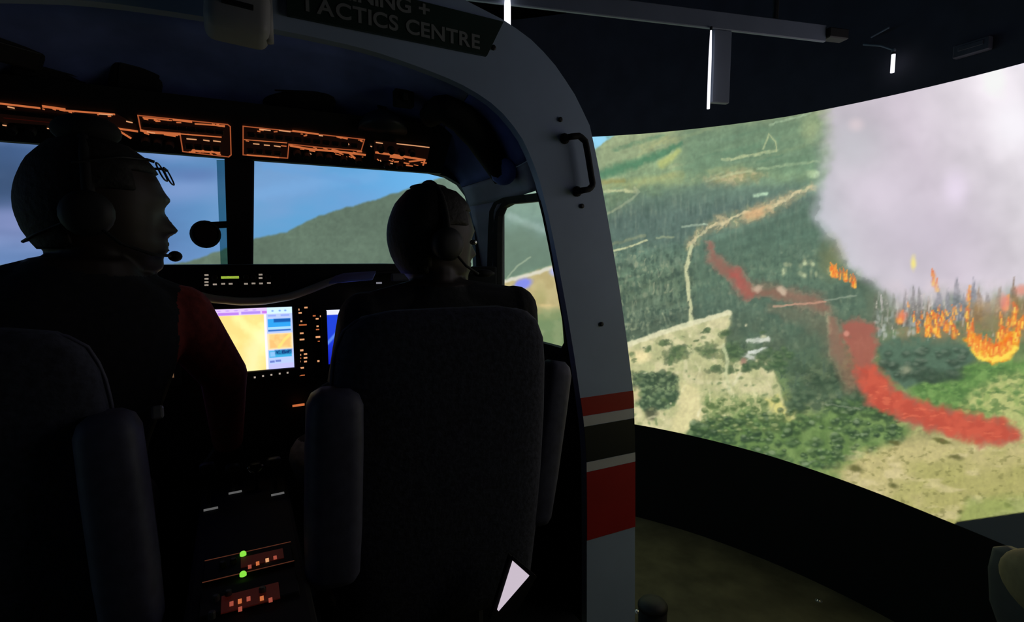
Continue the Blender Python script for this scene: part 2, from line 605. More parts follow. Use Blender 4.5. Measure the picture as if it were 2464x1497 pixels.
# upper hill: pale diagonal streaks, green folds
pt.poly([(1425, 372), (1490, 318), (1640, 300), (1600, 350), (1500, 420), (1435, 455)], (158, 172, 130), 0.55, 16, 10, 3)
for i in range(34):
    x0, y0 = random.uniform(1430, 1950), random.uniform(320, 470)
    l = random.uniform(40, 150)
    s_ = random.uniform(0.25, 0.75) if x0 < 1650 else random.uniform(0.12, 0.35)
    pt.stroke([(x0, y0), (x0 + l, y0 - l * s_)], random.choice([(172, 184, 138), (160, 178, 140), (88, 128, 96), (96, 134, 104), (176, 178, 122)]), random.uniform(4, 14), random.uniform(0.25, 0.6), 0.9, 6, i, 0.4)
pt.stroke([(1448, 418), (1510, 400), (1590, 372), (1640, 345)], (62, 118, 86), [22, 26, 16, 8], 0.75, 0.8, 6, 4)
pt.stroke([(1590, 396), (1620, 375), (1632, 362)], (190, 198, 118), [16, 16, 14], 0.8, 0.8, 5, 5)
pt.poly([(1640, 310), (1950, 275), (1985, 300), (1975, 420), (1800, 400), (1640, 420)], (94, 128, 104), 0.55, 22, 10, 6)
pt.stroke([(1450, 452), (1540, 436), (1640, 424)], (172, 176, 112), 18, 0.5, 0.9, 5, 7, 0.3)
pt.stroke([(1450, 438), (1500, 434)], (152, 138, 70), 10, 0.5, 0.9, 4, 8)
pt.stroke([(1740, 386), (1800, 376), (1868, 362)], (190, 200, 150), 7, 0.8, 0.6, 5, 9, 0.4)
pt.stroke([(1836, 358), (1850, 322), (1866, 340), (1868, 364)], (180, 190, 140), 4, 0.8, 0.6, 3, 10, 0.2)
pt.stroke([(1852, 302), (1900, 288), (1950, 272)], (168, 192, 156), 6, 0.7, 0.7, 5, 11, 0.4)
pt.blob(1952, 312, 22, 26, (170, 184, 134), 0.7, 0.8, 6, 12)
pt.stroke([(1820, 408), (1900, 396), (1968, 388)], (168, 190, 146), 6, 0.7, 0.7, 4, 13, 0.4)
pt.blob(1955, 418, 16, 10, (190, 214, 166), 0.8, 0.6, 5, 14)
pt.blob(1760, 430, 55, 17, (170, 164, 114), 0.8, 0.7, 10, 15, rot=-0.1, rgb2=(212, 190, 138))
pt.stroke([(1700, 436), (1760, 418), (1810, 412)], (190, 196, 150), 6, 0.7, 0.6, 4, 16, 0.3)
pt.blob(1620, 440, 40, 10, (158, 174, 124), 0.6, 0.8, 6, 17)
pt.stroke([(1450, 462), (1500, 458), (1530, 462)], (206, 208, 156), 8, 0.75, 0.7, 4, 18, 0.3)
pt.stroke([(1460, 514), (1490, 500), (1520, 480), (1536, 462), (1528, 452)], (178, 188, 146), 6, 0.75, 0.6, 3, 19)
pt.poly([(1540, 470), (1700, 440), (1950, 440), (1940, 470), (1800, 515), (1700, 560), (1640, 590), (1470, 590), (1470, 520)], (94, 118, 110), 0.6, 20, 12, 20)
i = pt.near(1440, 2010, 440, 830)
mk = sm(440, 500, Y[i]) * sm(830, 760, Y[i]) * sm(2010, 1940, X[i])
vs_ = 0.5 * vn(X[i] / 6, Y[i] / 30, 61) + 0.3 * vn(X[i] / 3.2 + 7, Y[i] / 17, 62) + 0.2 * fbm(X[i] / 9, Y[i] / 9, 63, 3)
pt.over((152, 168, 142), 0.34 * sm(0.55, 0.78, vs_) * mk, i)
pt.over((70, 96, 84), 0.38 * sm(0.47, 0.25, vs_) * mk, i)
# ridge road with bare ground
pt.stroke([(1655, 596), (1680, 566), (1720, 540), (1780, 526), (1840, 506), (1900, 476), (1952, 450)], (178, 180, 130), [18, 22, 30, 30, 34, 26, 22], 0.7, 0.8, 12, 22, 0.4, rgb2=(210, 184, 136))
pt.stroke([(1660, 588), (1700, 552), (1780, 516), (1850, 500), (1950, 448)], (222, 206, 160), 7, 0.8, 0.7, 8, 23, 0.4)
pt.blob(1820, 512, 26, 14, (222, 172, 122), 0.75, 0.8, 8, 24, rot=-0.4)
pt.stroke([(1815, 470), (1845, 466)], (190, 222, 186), 8, 0.8, 0.7, 3, 25)
pt.stroke([(1640, 545), (1700, 540)], (200, 220, 190), 5, 0.6, 0.7, 3, 26)
pt.stroke([(1474, 604), (1520, 592), (1556, 578)], (206, 208, 160), 5, 0.85, 0.6, 2, 27)
pt.stroke([(1474, 588), (1520, 575), (1550, 566)], (168, 172, 128), 7, 0.5, 0.7, 3, 28, 0.3)
pt.stroke([(1580, 572), (1620, 570)], (182, 194, 150), 5, 0.6, 0.7, 3, 29)
pt.stroke([(1664, 592), (1652, 640), (1656, 700), (1662, 740), (1662, 780)], (202, 204, 158), [8, 12, 9, 10, 12], 0.95, 0.5, 3, 30)
# forest texture left of the road and speckle
i = pt.near(1430, 2150, 560, 1010)
mk = sm(560, 620, Y[i]) * sm(1010, 940, Y[i]) * sm(2150, 2080, X[i])
sp = fbm(X[i] / 8, Y[i] / 11, 71, 3)
pt.over((176, 186, 146), 0.55 * sm(0.6, 0.78, sp) * sm(0.38, 0.6, fbm(X[i] / 60, Y[i] / 60, 72)) * mk, i)
pt.over((62, 84, 70), 0.5 * sm(0.46, 0.28, sp) * mk, i)
pt.poly([(1672, 600), (1990, 470), (2000, 600), (2100, 720), (2100, 800), (1960, 790), (1850, 770), (1770, 750), (1680, 770)], (94, 124, 104), 0.5, 18, 10, 31)
pt.poly([(1760, 760), (2010, 770), (2040, 900), (2080, 960), (1960, 1000), (1890, 930), (1880, 860), (1790, 820)], (98, 114, 92), 0.6, 22, 14, 32, rgb2=(86, 112, 92), sc=60)
pt.stroke([(1850, 742), (1930, 760), (1990, 780), (2010, 840)], (134, 120, 96), [16, 40, 60, 50], 0.45, 0.9, 10, 301)
for k in range(60):
    x0, y0 = random.uniform(1700, 2110), random.uniform(700, 960)
    pt.stroke([(x0, y0), (x0 + random.uniform(-3, 3), y0 + random.uniform(14, 40))], random.choice([(120, 140, 112), (78, 100, 84), (136, 144, 112)]), random.uniform(4, 9), random.uniform(0.15, 0.4), 0.9, 4, k)
for k in range(46):
    x0, y0 = random.uniform(1450, 1640), random.uniform(610, 790)
    pt.stroke([(x0, y0), (x0 + random.uniform(-6, 6), y0 + random.uniform(8, 26))], random.choice([(158, 172, 136), (140, 158, 124), (176, 182, 146)]), random.uniform(2.5, 6), random.uniform(0.3, 0.6), 0.8, 4, k + 70)
for k in range(14):
    x0, y0 = random.uniform(1880, 1995), random.uniform(615, 665)
    pt.blob(x0, y0, random.uniform(3, 6), random.uniform(5, 10), (196, 204, 158), random.uniform(0.4, 0.75), 0.8, 4, k + 130)
# tan quarry
SAND = [(1500, 836), (1560, 812), (1640, 786), (1700, 768), (1757, 750), (1758, 780), (1744, 806), (1748, 850), (1790, 870), (1850, 865), (1872, 910), (1884, 960), (1915, 1018), (1840, 1030), (1700, 1045), (1630, 1050), (1520, 1032), (1490, 940)]
pt.poly(SAND, (218, 210, 162), 0.95, 6, 6, 34, rgb2=(190, 190, 138), sc=26)
pt.stroke([(1500, 834), (1560, 811), (1640, 786), (1700, 768), (1755, 752)], (226, 222, 182), 12, 0.9, 0.5, 3, 35)
pt.blob(1535, 858, 28, 14, (244, 226, 170), 0.95, 0.6, 3, 36)
pt.blob(1700, 812, 26, 14, (214, 208, 162), 0.9, 0.6, 5, 37)
for (bx, by, rx, ry) in ((1630, 850, 26, 16), (1640, 838, 20, 10), (1600, 826, 14, 7), (1560, 838, 12, 7), (1706, 845, 24, 14), (1760, 850, 20, 26), (1725, 892, 22, 8), (1765, 890, 14, 10), (1745, 802, 14, 8), (1700, 795, 10, 5), (1612, 866, 10, 12)):
    pt.blob(bx, by, rx, ry, (96, 124, 78), 0.8, 0.6, 9, int(bx), rgb2=(70, 96, 62))
pt.stroke([(1650, 870), (1648, 905), (1690, 920), (1760, 918), (1830, 912)], (218, 212, 168), 9, 0.7, 0.7, 3, 38)
pt.stroke([(1740, 830), (1752, 870), (1746, 900), (1756, 940)], (206, 210, 164), 8, 0.7, 0.7, 3, 39)
pt.blob(1690, 905, 34, 14, (188, 184, 136), 0.7, 0.8, 5, 40)
pt.blob(1800, 915, 46, 14, (198, 196, 146), 0.8, 0.7, 5, 41)
pt.poly([(1640, 920), (1680, 930), (1692, 1000), (1660, 1045), (1610, 1040), (1632, 980)], (222, 212, 158), 0.85, 8, 5, 42)
pt.poly([(1520, 898), (1570, 892), (1630, 905), (1632, 950), (1610, 985), (1560, 1000), (1525, 960)], (72, 92, 66), 0.95, 6, 8, 43, rgb2=(120, 142, 100), sc=6)
for k in range(26):
    bx_, by_ = random.uniform(1528, 1622), random.uniform(900, 985)
    pt.blob(bx_, by_, random.uniform(7, 12), random.uniform(6, 10), (58, 80, 56), 0.8, 0.6, 5, k + 600)
    pt.blob(bx_ - 2, by_ - 5, random.uniform(4, 8), random.uniform(3, 5), (134, 154, 112), 0.6, 0.7, 4, k + 640)
pt.blob(1566, 996, 14, 14, (80, 84, 62), 0.9, 0.6, 4, 44)
pt.blob(1530, 950, 12, 16, (236, 214, 160), 0.8, 0.7, 4, 45)
pt.stroke([(1800, 820), (1848, 816)], (226, 228, 214), 12, 0.85, 0.6, 6, 46, 0.2)
pt.stroke([(1806, 846), (1842, 842)], (236, 238, 232), 10, 0.85, 0.6, 6, 466, 0.25)
pt.stroke([(1792, 856), (1812, 862), (1800, 884)], (222, 222, 214), 12, 0.75, 0.7, 8, 467, 0.3)
pt.blob(1790, 872, 8, 10, (170, 120, 110), 0.7, 0.6, 3, 47)
pt.poly([(1690, 950), (1840, 950), (1870, 1030), (1700, 1080)], (176, 182, 122), 0.7, 14, 10, 48, rgb2=(104, 130, 74), sc=9)
pt.poly([(1840, 960), (1870, 950), (1915, 1015), (1880, 1025)], (214, 206, 124), 0.85, 7, 4, 49)
for k in range(120):
    x_ = random.uniform(1515, 1900)
    y_ = random.uniform(max(780, 850 - (x_ - 1515) * 0.33), 1025)
    if 1630 < x_ < 1690 and y_ > 915: continue
    pt.blob(x_, y_, random.uniform(2.5, 8), random.uniform(2, 5), random.choice([(112, 134, 86), (88, 114, 70), (146, 154, 104), (232, 224, 182)]), random.uniform(0.3, 0.7), 0.7, 4, k + 1200, rot=-0.25)
for k in range(26):
    x_, y_ = random.uniform(1640, 1880), random.uniform(870, 1010)
    pt.stroke([(x_, y_), (x_ + random.uniform(-20, 20), y_ + random.uniform(10, 40))], random.choice([(222, 216, 172), (236, 230, 196), (170, 172, 122)]), random.uniform(3, 8), 0.4, 0.8, 5, k + 1400)
# scrub below
pt.poly([(1690, 1030), (1800, 990), (1900, 1020), (1990, 975), (2070, 950), (2110, 960), (2190, 1040), (2130, 1080), (2060, 1110), (2010, 1160), (1900, 1120), (1790, 1090), (1640, 1060)], (112, 142, 80), 0.9, 16, 14, 50, rgb2=(92, 124, 66), sc=30)
def bush(x, y, r, dk=(52, 76, 46), lt=(150, 172, 116), a=0.85, seed=1):
    pt.blob(x, y, r * 1.25, r * 0.95, dk, a, 0.6, 5, seed)
    pt.blob(x - r * 0.25, y - r * 0.5, r * 0.8, r * 0.45, lt, a * 0.6, 0.7, 4, seed + 1)


rb = random.Random(5)
i = pt.near(1880, 2120, 840, 1010)
sp = fbm(X[i] / 16, Y[i] / 14, 83, 4)
pt.over((60, 82, 60), 0.55 * sm(0.55, 0.38, sp) * sm(2130, 2040, X[i]) * sm(840, 900, Y[i]) * sm(1880, 1920, X[i]) * sm(1010, 985, Y[i]), i)
for k in range(330):
    t_, u_ = rb.random(), rb.random()
    x = 1665 + 500 * t_
    yc = np.interp(x, [1665, 1760, 1900, 2000, 2100, 2165], [1035, 1040, 1055, 1050, 1020, 1030])
    hh = np.interp(x, [1665, 1760, 1900, 2000, 2100, 2165], [14, 42, 70, 80, 62, 34])
    bush(x, yc + (u_ * 2 - 1) * hh, rb.uniform(4, 10), rb.choice([(52, 76, 44), (62, 88, 52), (44, 66, 42)]), rb.choice([(156, 180, 124), (128, 160, 92), (176, 192, 150)]), rb.uniform(0.5, 0.85), k)
for k in range(46):
    bush(rb.uniform(1690, 1880), rb.uniform(960, 1040), rb.uniform(4, 8), (84, 106, 60), (186, 192, 132), 0.8, k + 400)
for k in range(26):
    bush(rb.uniform(1780, 1900), rb.uniform(840, 900), rb.uniform(5, 10), (70, 98, 64), (130, 156, 106), 0.75, k + 460)
for k in range(30):
    x = rb.uniform(1900, 2080)
    bush(x, rb.uniform(900, 985), rb.uniform(7, 14), (56, 78, 56), (122, 142, 108), 0.6, k + 500)
pt.stroke([(1980, 972), (2040, 978), (2070, 985)], (140, 150, 124), 4, 0.6, 0.7, 5, 84, 0.4)
# pale grass bottom right and green fields
pt.poly([(2000, 1130), (2080, 1090), (2180, 1062), (2300, 1060), (2500, 1060), (4500, 1000), (4500, 1500), (2300, 1300), (2080, 1190)], (196, 184, 126), 0.9, 22, 14, 86, rgb2=(180, 174, 108), sc=60)
pt.poly([(2230, 1140), (2500, 1110), (4500, 1100), (4500, 1400), (2250, 1300)], (168, 164, 96), 0.7, 30, 14, 87)
i = pt.near(2000, 2600, 1060, 1290)
mk = sm(2000, 2070, X[i]) * sm(1060, 1090, Y[i])
pt.over((222, 206, 160), 0.5 * mk * sm(0.52, 0.72, fbm(X[i] / 50, Y[i] / 20, 88, 4)), i)
pt.over((120, 118, 66), 0.5 * mk * sm(0.64, 0.76, fbm(X[i] / 14, Y[i] / 9, 89, 3)), i)
for (bx, by, rx, ry) in ((2060, 1128, 18, 8), (2150, 1170, 12, 6), (2298, 1100, 16, 6), (2310, 1232, 6, 4), (2425, 1216, 9, 5), (2270, 1062, 18, 5), (2150, 1065, 14, 5)):
    pt.blob(bx, by, rx, ry, (92, 92, 46), 0.85, 0.7, 4, int(bx), rot=0.25)
pt.poly([(2330, 1200), (2500, 1190), (2500, 1260), (2300, 1262)], (140, 158, 84), 0.6, 14, 8, 90)
pt.poly([(2180, 930), (2280, 890), (2380, 870), (2600, 860), (4500, 800), (4500, 1060), (2450, 1050), (2330, 1000), (2230, 985)], (118, 156, 84), 0.95, 10, 10, 92, rgb2=(96, 136, 70), sc=14)
pt.poly([(2300, 990), (2340, 945), (2410, 900), (2600, 890), (4500, 880), (4500, 1080), (2460, 1070), (2400, 1005)], (196, 196, 126), 0.85, 14, 10, 93, rgb2=(158, 174, 102), sc=18)
i = pt.near(2180, 2600, 870, 1010)
pt.over((70, 104, 56), 0.5 * sm(0.52, 0.38, fbm(X[i] / 18, Y[i] / 9, 94, 3)) * sm(0.4, 0.6, fbm(X[i] / 50, Y[i] / 40, 95)) * sm(870, 890, Y[i]) * sm(1010, 985, Y[i]) * sm(2180, 2210, X[i]), i)
for k in range(60):
    bush(rb.uniform(2200, 2560), rb.uniform(885, 985), rb.uniform(3.5, 8), (74, 112, 58), (158, 186, 112), 0.55, k + 700)
# dark wooded knoll
pt.poly([(2112, 830), (2150, 812), (2230, 804), (2290, 812), (2330, 836), (2345, 870), (2300, 895), (2230, 912), (2180, 935), (2130, 900)], (84, 110, 90), 0.95, 8, 6, 96)
for k in range(70):
    a_, r_ = rb.uniform(0, 6.28), rb.random() ** 0.5
    x_, y_ = 2230 + 108 * r_ * math.cos(a_), 872 + 46 * r_ * math.sin(a_)
    if y_ > 842:
        bush(x_, y_, rb.uniform(6, 11), (54, 72, 56), (142, 156, 134), 0.6, k + 800)
pt.blob(2250, 905, 60, 14, (60, 80, 60), 0.7, 0.8, 5, 98)
pt.blob(2180, 890, 12, 10, (172, 170, 138), 0.6, 0.8, 5, 99)
# thin haze over the far slopes, fine grain everywhere
pt.over((172, 184, 170), 0.04 * al * sm(900, 600, Y) * (X > 1150))
gr_ = al * (0.55 * fbm(X / 5, Y / 6, 301, 2) + 0.45 * fbm(X / 11, Y / 13, 302, 2) - 0.5)
pt.C *= (1 + 0.22 * gr_)[:, None]
# smoke
SB_Y = [0, 265, 330, 400, 470, 520, 570, 620, 650, 690, 720]
SB_X = [1978, 1980, 1992, 1984, 1968, 1960, 1984, 2008, 2050, 2100, 2135]
edge = np.interp(Y, SB_Y, SB_X) + (fbm(X / 40, Y / 40, 101, 3) - 0.5) * 44
low = np.interp(X, [1990, 2060, 2140, 2250, 2464, 5000], [640, 695, 745, 740, 720, 690]) + (fbm(X / 18, Y / 30, 102, 3) - 0.5) * 50
sa = sm(-26, 34, X - edge) * sm(36, -60, Y - low)
f1 = fbm(X / 150, Y / 150, 103, 4)
f2 = fbm(X / 60, Y / 60, 104, 3)
base = np.stack([np.interp(X + 0.35 * (500 - Y), [1950, 2050, 2250, 2464, 2700], v) for v in ([192, 201, 212, 232, 236], [192, 194, 200, 224, 230], [200, 204, 213, 232, 238])], -1)
base = base * (0.86 + 0.25 * f1 + 0.06 * f2)[:, None]
pt.over(np.minimum(base, 248), 0.97 * sa)
pt.blob(2440, 300, 46, 50, (250, 246, 252), 0.8, 0.9)
pt.blob(2300, 455, 26, 38, (236, 222, 242), 0.7, 0.9)
pt.blob(2050, 350, 60, 50, (196, 196, 202), 0.6, 0.95)
pt.blob(2220, 570, 120, 60, (202, 192, 206), 0.55, 0.95)
pt.blob(2120, 470, 70, 50, (228, 216, 230), 0.6, 0.95)
pt.blob(2060, 300, 16, 14, (226, 208, 212), 0.6, 0.9)
# burning trees
i = pt.near(2070, 5000, 690, 840)
gt = fbm(X[i] / 12, Y[i] / 16, 111, 4)
pt.over((150, 126, 92), 0.7 * sm(715, 770, Y[i]) * sm(840, 800, Y[i]) * sm(2100, 2200, X[i]) * sm(0.25, 0.6, gt), i)
pt.over((110, 124, 100), 0.7 * sm(690, 720, Y[i]) * sm(840, 800, Y[i]) * sm(2070, 2095, X[i]) * sm(2160, 2110, X[i]), i)
rt = random.Random(11)


def conifer(x, y0, y1, w, c, a, seed):
    pt.poly([(x, y0), (x + w * 0.35, y0 + (y1 - y0) * 0.45), (x + w * 0.5, y1), (x - w * 0.5, y1), (x - w * 0.35, y0 + (y1 - y0) * 0.45)], c, a, 2.5, 4, seed, rgb2=tuple(v * 0.82 for v in c), sc=6)


cons = [(2108, 700, 22), (2130, 694, 24), (2150, 706, 22), (2180, 694, 24), (2197, 684, 20), (2214, 690, 26), (2258, 690, 34), (2281, 690, 18), (2303, 662, 26), (2318, 700, 22), (2343, 668, 24), (2356, 692, 26), (2376, 700, 28), (2406, 684, 24), (2440, 668, 30), (2234, 714, 18)]
cons += [(x, rt.uniform(665, 700), rt.uniform(18, 30)) for x in range(2470, 3600, 22)]
for k, (tx, ty, w) in enumerate(cons):
    c = rt.choice([(130, 112, 88), (118, 116, 114), (108, 110, 112), (140, 112, 84)])
    if 2255 <= tx <= 2345: c = (122, 126, 136)
    if tx < 2160: c = (122, 130, 110)
    conifer(tx, ty, rt.uniform(765, 795), w, c, 0.72, k)
for k in range(80):
    x0, y0 = rt.uniform(2105, 2470), rt.uniform(700, 790)
    pt.stroke([(x0, y0), (x0 + rt.uniform(-4, 4), y0 + rt.uniform(10, 40))], rt.choice([(226, 214, 214), (212, 204, 190), (196, 188, 176)]), rt.uniform(2, 4.5), rt.uniform(0.3, 0.7), 0.7, 4, k + 30, 0.3)
for k in range(46):
    pt.blob(rt.uniform(2105, 2200), rt.uniform(740, 815), rt.uniform(2, 5), rt.uniform(3, 8), rt.choice([(196, 200, 192), (160, 168, 158), (112, 124, 112)]), 0.6, 0.7, 3, k)
pt.poly([(2330, 725), (2440, 715), (2520, 720), (2520, 800), (2400, 800), (2330, 785)], (150, 118, 72), 0.55, 14, 12, 122, rgb2=(168, 130, 70), sc=12)
pt.blob(2388, 776, 22, 17, (134, 130, 94), 0.75, 0.8, 5, 123)


def tongue(x, y, h, w, seed, hot=0.7):
    """one lick of flame, red tip, yellow foot"""
    dx = rt.uniform(-0.25, 0.25) * h
    pt.stroke([(x, y), (x + dx * 0.4, y - h * 0.5), (x + dx, y - h)], (234, 108, 48), [w, w * 0.8, 1.5], 0.8, 0.7, 5, seed, 0.15, rgb2=(246, 150, 52))
    pt.stroke([(x, y), (x + dx * 0.3, y - h * 0.5)], (253, 208, 84), [w * 0.65, 1.5], hot, 0.7, 4, seed + 1)


fl = [(2166, 772, 26, 16), (2247, 684, 40, 12), (2254, 700, 34, 9), (2331, 722, 36, 9), (2236, 786, 36, 13), (2250, 798, 44, 15), (2296, 808, 30, 13), (2420, 742, 36, 16), (2438, 780, 40, 14), (2326, 764, 36, 11), (2210, 800, 26, 8), (2278, 794, 24, 12), (2270, 770, 24, 8)]
fl += [(rt.uniform(2225, 2345), rt.uniform(775, 812), rt.uniform(12, 34), rt.uniform(5, 11)) for k in range(20)]
fl += [(rt.uniform(2400, 2480), rt.uniform(740, 830), rt.uniform(14, 40), rt.uniform(6, 13)) for k in range(24)]
fl += [(rt.uniform(2180, 2330), rt.uniform(730, 780), rt.uniform(10, 24), rt.uniform(4, 8)) for k in range(18)]
fl += [(rt.uniform(2480, 3400), rt.uniform(740, 830), rt.uniform(16, 44), rt.uniform(7, 14)) for k in range(60)]
for k, (x, y, h, w) in enumerate(fl):
    tongue(x, y, h, w, 130 + 3 * k, rt.uniform(0.45, 0.95))
pt.blob(2418, 728, 10, 18, (238, 112, 88), 0.75, 0.7, 4, 190)
pt.blob(2170, 762, 12, 13, (236, 120, 92), 0.7, 0.7, 4, 196)
pt.blob(2460, 700, 16, 12, (240, 140, 116), 0.7, 0.8, 5, 197)
pt.blob(2198, 632, 6, 14, (248, 232, 130), 0.9, 0.8, 2, 191)
pt.blob(2000, 625, 26, 40, (140, 140, 92), 0.6, 0.9, 8, 198)
for k in range(24):
    x = rt.uniform(2000, 2058)
    tongue(x, 652 + (x - 2000) * 0.55 + rt.uniform(-6, 10), rt.uniform(14, 30), rt.uniform(5, 9), 900 + k, rt.uniform(0.4, 0.8))
pt.poly([(2318, 812), (2345, 802), (2365, 815), (2385, 832), (2415, 812), (2440, 792), (2452, 800), (2448, 846), (2424, 864), (2388, 873), (2356, 864), (2342, 842)], (246, 146, 36), 0.92, 6, 12, 192, rgb2=(252, 196, 52), sc=9)
pt.stroke([(2346, 840), (2362, 860), (2390, 866), (2425, 856), (2440, 838)], (255, 226, 88), 15, 0.9, 0.6, 8, 193)
pt.stroke([(2352, 812), (2372, 836), (2400, 838), (2425, 815)], (240, 104, 24), 12, 0.75, 0.7, 9, 194, 0.3)
for k in range(40):
    x = rt.uniform(2325, 2452)
    yb__ = np.interp(x, [2325, 2350, 2390, 2430, 2452], [822, 852, 864, 850, 815])
    tongue(x, yb__ - rt.uniform(0, 22), rt.uniform(16, 44), rt.uniform(6, 12), 1000 + k, rt.uniform(0.5, 0.9))
# drifting smoke in front of the burning trees
i = pt.near(2090, 5000, 660, 800)
pt.over((222, 208, 214), 0.42 * sm(800, 690, Y[i]) * sm(660, 690, Y[i]) * sm(2090, 2170, X[i]) * sm(0.3, 0.65, fbm(X[i] / 50, Y[i] / 40, 320, 3)), i)
for k in range(110):
    x_, y_ = rt.uniform(1450, 1990), rt.uniform(600, 800)
    pt.blob(x_, y_, rt.uniform(2, 5), rt.uniform(2, 6), rt.choice([(186, 194, 156), (166, 180, 146), (204, 204, 164)]), rt.uniform(0.2, 0.5) * (1.0 if x_ < 1650 else 0.5), 0.8, 4, k + 1500)
# red retardant drop
pt.stroke([(1703, 588), (1722, 628), (1748, 656)], (166, 94, 82), [16, 26, 26], 0.66, 1.0, 12, 200)
pt.stroke([(1740, 640), (1775, 660)], (142, 100, 84), [30, 30], 0.5, 0.9, 10, 213)
pt.stroke([(1770, 658), (1790, 690), (1800, 704)], (184, 84, 76), [28, 38, 26], 0.78, 0.95, 12, 201)
pt.stroke([(1802, 700), (1850, 706), (1900, 712), (1960, 726), (1990, 740)], (160, 98, 82), [26, 18, 34, 40, 26], 0.6, 0.9, 10, 202)
pt.stroke([(1830, 690), (1870, 700)], (132, 96, 78), [30, 30], 0.5, 0.9, 10, 214)
pt.blob(1822, 696, 12, 7, (214, 190, 164), 0.75, 0.7, 5, 203)
pt.blob(1882, 700, 12, 8, (220, 196, 170), 0.75, 0.7, 5, 204, rot=0.7)
pt.stroke([(1862, 738), (1930, 732), (1985, 726)], (214, 160, 134), 5, 0.75, 0.7, 3, 205, 0.2)
pt.stroke([(1985, 722), (2060, 712)], (170, 184, 160), 4, 0.6, 0.7, 3, 206)
pt.stroke([(1990, 755), (2000, 800)], (196, 190, 150), 12, 0.5, 0.8, 6, 207, 0.5)
pt.stroke([(2000, 770), (2020, 850), (2050, 920)], (158, 100, 84), [20, 40, 44], 0.55, 0.8, 8, 208)
pt.poly([(2024, 776), (2060, 768), (2104, 774), (2110, 830), (2108, 880), (2150, 930), (2200, 962), (2290, 990), (2360, 1000), (2410, 1010), (2450, 1034), (2455, 1060), (2400, 1072), (2330, 1062), (2240, 1038), (2160, 1008), (2090, 975), (2066, 930), (2052, 880), (2036, 830)], (172, 92, 78), 0.86, 12, 16, 209)
pt.poly([(2066, 880), (2100, 885), (2150, 935), (2200, 965), (2290, 992), (2360, 1004), (2410, 1014), (2445, 1036), (2445, 1056), (2400, 1066), (2330, 1056), (2240, 1032), (2160, 1002), (2096, 970), (2070, 920)], (212, 88, 64), 0.86, 14, 18, 210, rgb2=(196, 76, 56), sc=20)
i = pt.near(2070, 2460, 920, 1070)
rd = (pt.C[i, 0] > 185) & (pt.C[i, 1] < 100)
pt.over((232, 120, 86), 0.5 * sm(0.58, 0.75, fbm(X[i] / 22, Y[i] / 7, 211, 3)) * rd, i)
pt.blob(2037, 803, 6, 6, (218, 150, 130), 0.8, 0.6, 2, 212)
# seen through the side window: hazy slope, lake and bare ground
pt.poly([(1140, 410), (1420, 360), (1440, 520), (1340, 600), (1260, 560), (1140, 560)], (128, 154, 150), 0.65, 30, 14, 220)
pt.stroke([(1225, 520), (1270, 540), (1320, 560)], (166, 186, 180), 16, 0.5, 0.9, 6, 221)
pt.poly([(1150, 560), (1260, 545), (1420, 610), (1440, 660), (1330, 640), (1210, 676), (1150, 690)], (102, 122, 106), 0.75, 20, 8, 222)
pt.poly([(1140, 690), (1215, 676), (1345, 636), (1430, 612), (1470, 700), (1470, 760), (1140, 780)], (198, 178, 126), 0.92, 6, 6, 223, rgb2=(186, 164, 112), sc=22)
pt.stroke([(1205, 680), (1270, 662), (1345, 640), (1420, 618)], (222, 216, 204), 9, 0.8, 0.7, 3, 224)
pt.stroke([(1218, 672), (1245, 640), (1275, 620)], (166, 178, 150), 4, 0.6, 0.7, 2, 225)
pt.blob(1258, 684, 22, 12, (124, 132, 246), 0.95, 0.5, 2, 226, rot=-0.35)
pt.blob(1334, 655, 12, 9, (170, 176, 240), 0.8, 0.6, 2, 227)
pt.blob(1300, 715, 14, 22, (164, 158, 102), 0.6, 0.8, 6, 228)
pt.blob(1320, 738, 20, 6, (228, 196, 140), 0.8, 0.7, 3, 229)
pt.poly([(1140, 770), (1300, 745), (1470, 750), (1470, 950), (1140, 950)], (136, 150, 104), 0.85, 14, 10, 230, rgb2=(118, 138, 92), sc=20)
i = pt.near(1150, 1430, 400, 960)
pt.C[i] *= (1 + 0.13 * sm(1150, 1200, X[i]) * sm(1430, 1390, X[i]))[:, None]
i = pt.near(1430, 2140, 430, 960)
is_g = (pt.C[i, 1] > pt.C[i, 0]) & (pt.C[i, 0] < 165)
pt.C[i] *= (1 - 0.10 * is_g * sm(430, 520, Y[i]) * sm(960, 900, Y[i]) * sm(2140, 2080, X[i]))[:, None]
# where the projected picture ends
bx = [-5000, 1500, 2300, 2464, 5000]
by = [3000, 3000, 1256, 1232, 1100]
dark = sm(-2, 2, Y - np.interp(X, bx, by))
cols = lin(np.clip(pt.C, 0, 255)) * (1 - dark)[:, None]
cols *= 1.0
screen = thing('projection_screen', (SC.x, SC.y, 0), 'huge curved projection screen with wildfire, smoke and red retardant picture around the cockpit', 'screen')
M_PIC = attr_mat('projected_picture', 1.0, (0.27, 0.27, 0.31))
M_PIC.cycles.emission_sampling = 'NONE'
grid_picture('picture', PG, NU, NV, cols, M_PIC, screen)


def ring_wall(name, z0, z1, R, th, m, nseg=96):
    pa = [PH0 + (PH1 - PH0) * k / nseg for k in range(nseg + 1)]
    z0f = (lambda p: np.interp(p, EDGE, z0)) if isinstance(z0, list) else (lambda p: z0)
    z1f = (lambda p: np.interp(p, EDGE, z1)) if isinstance(z1, list) else (lambda p: z1)
    A = [scr(p, z0f(p), R) for p in pa]
    B = [scr(p, z1f(p), R) for p in pa]
    th_ = [(a - Vector((SC.x, SC.y, a.z))).normalized() * th for a in A]
    return MB().sheet(A, B, th_).build(name, m, screen)


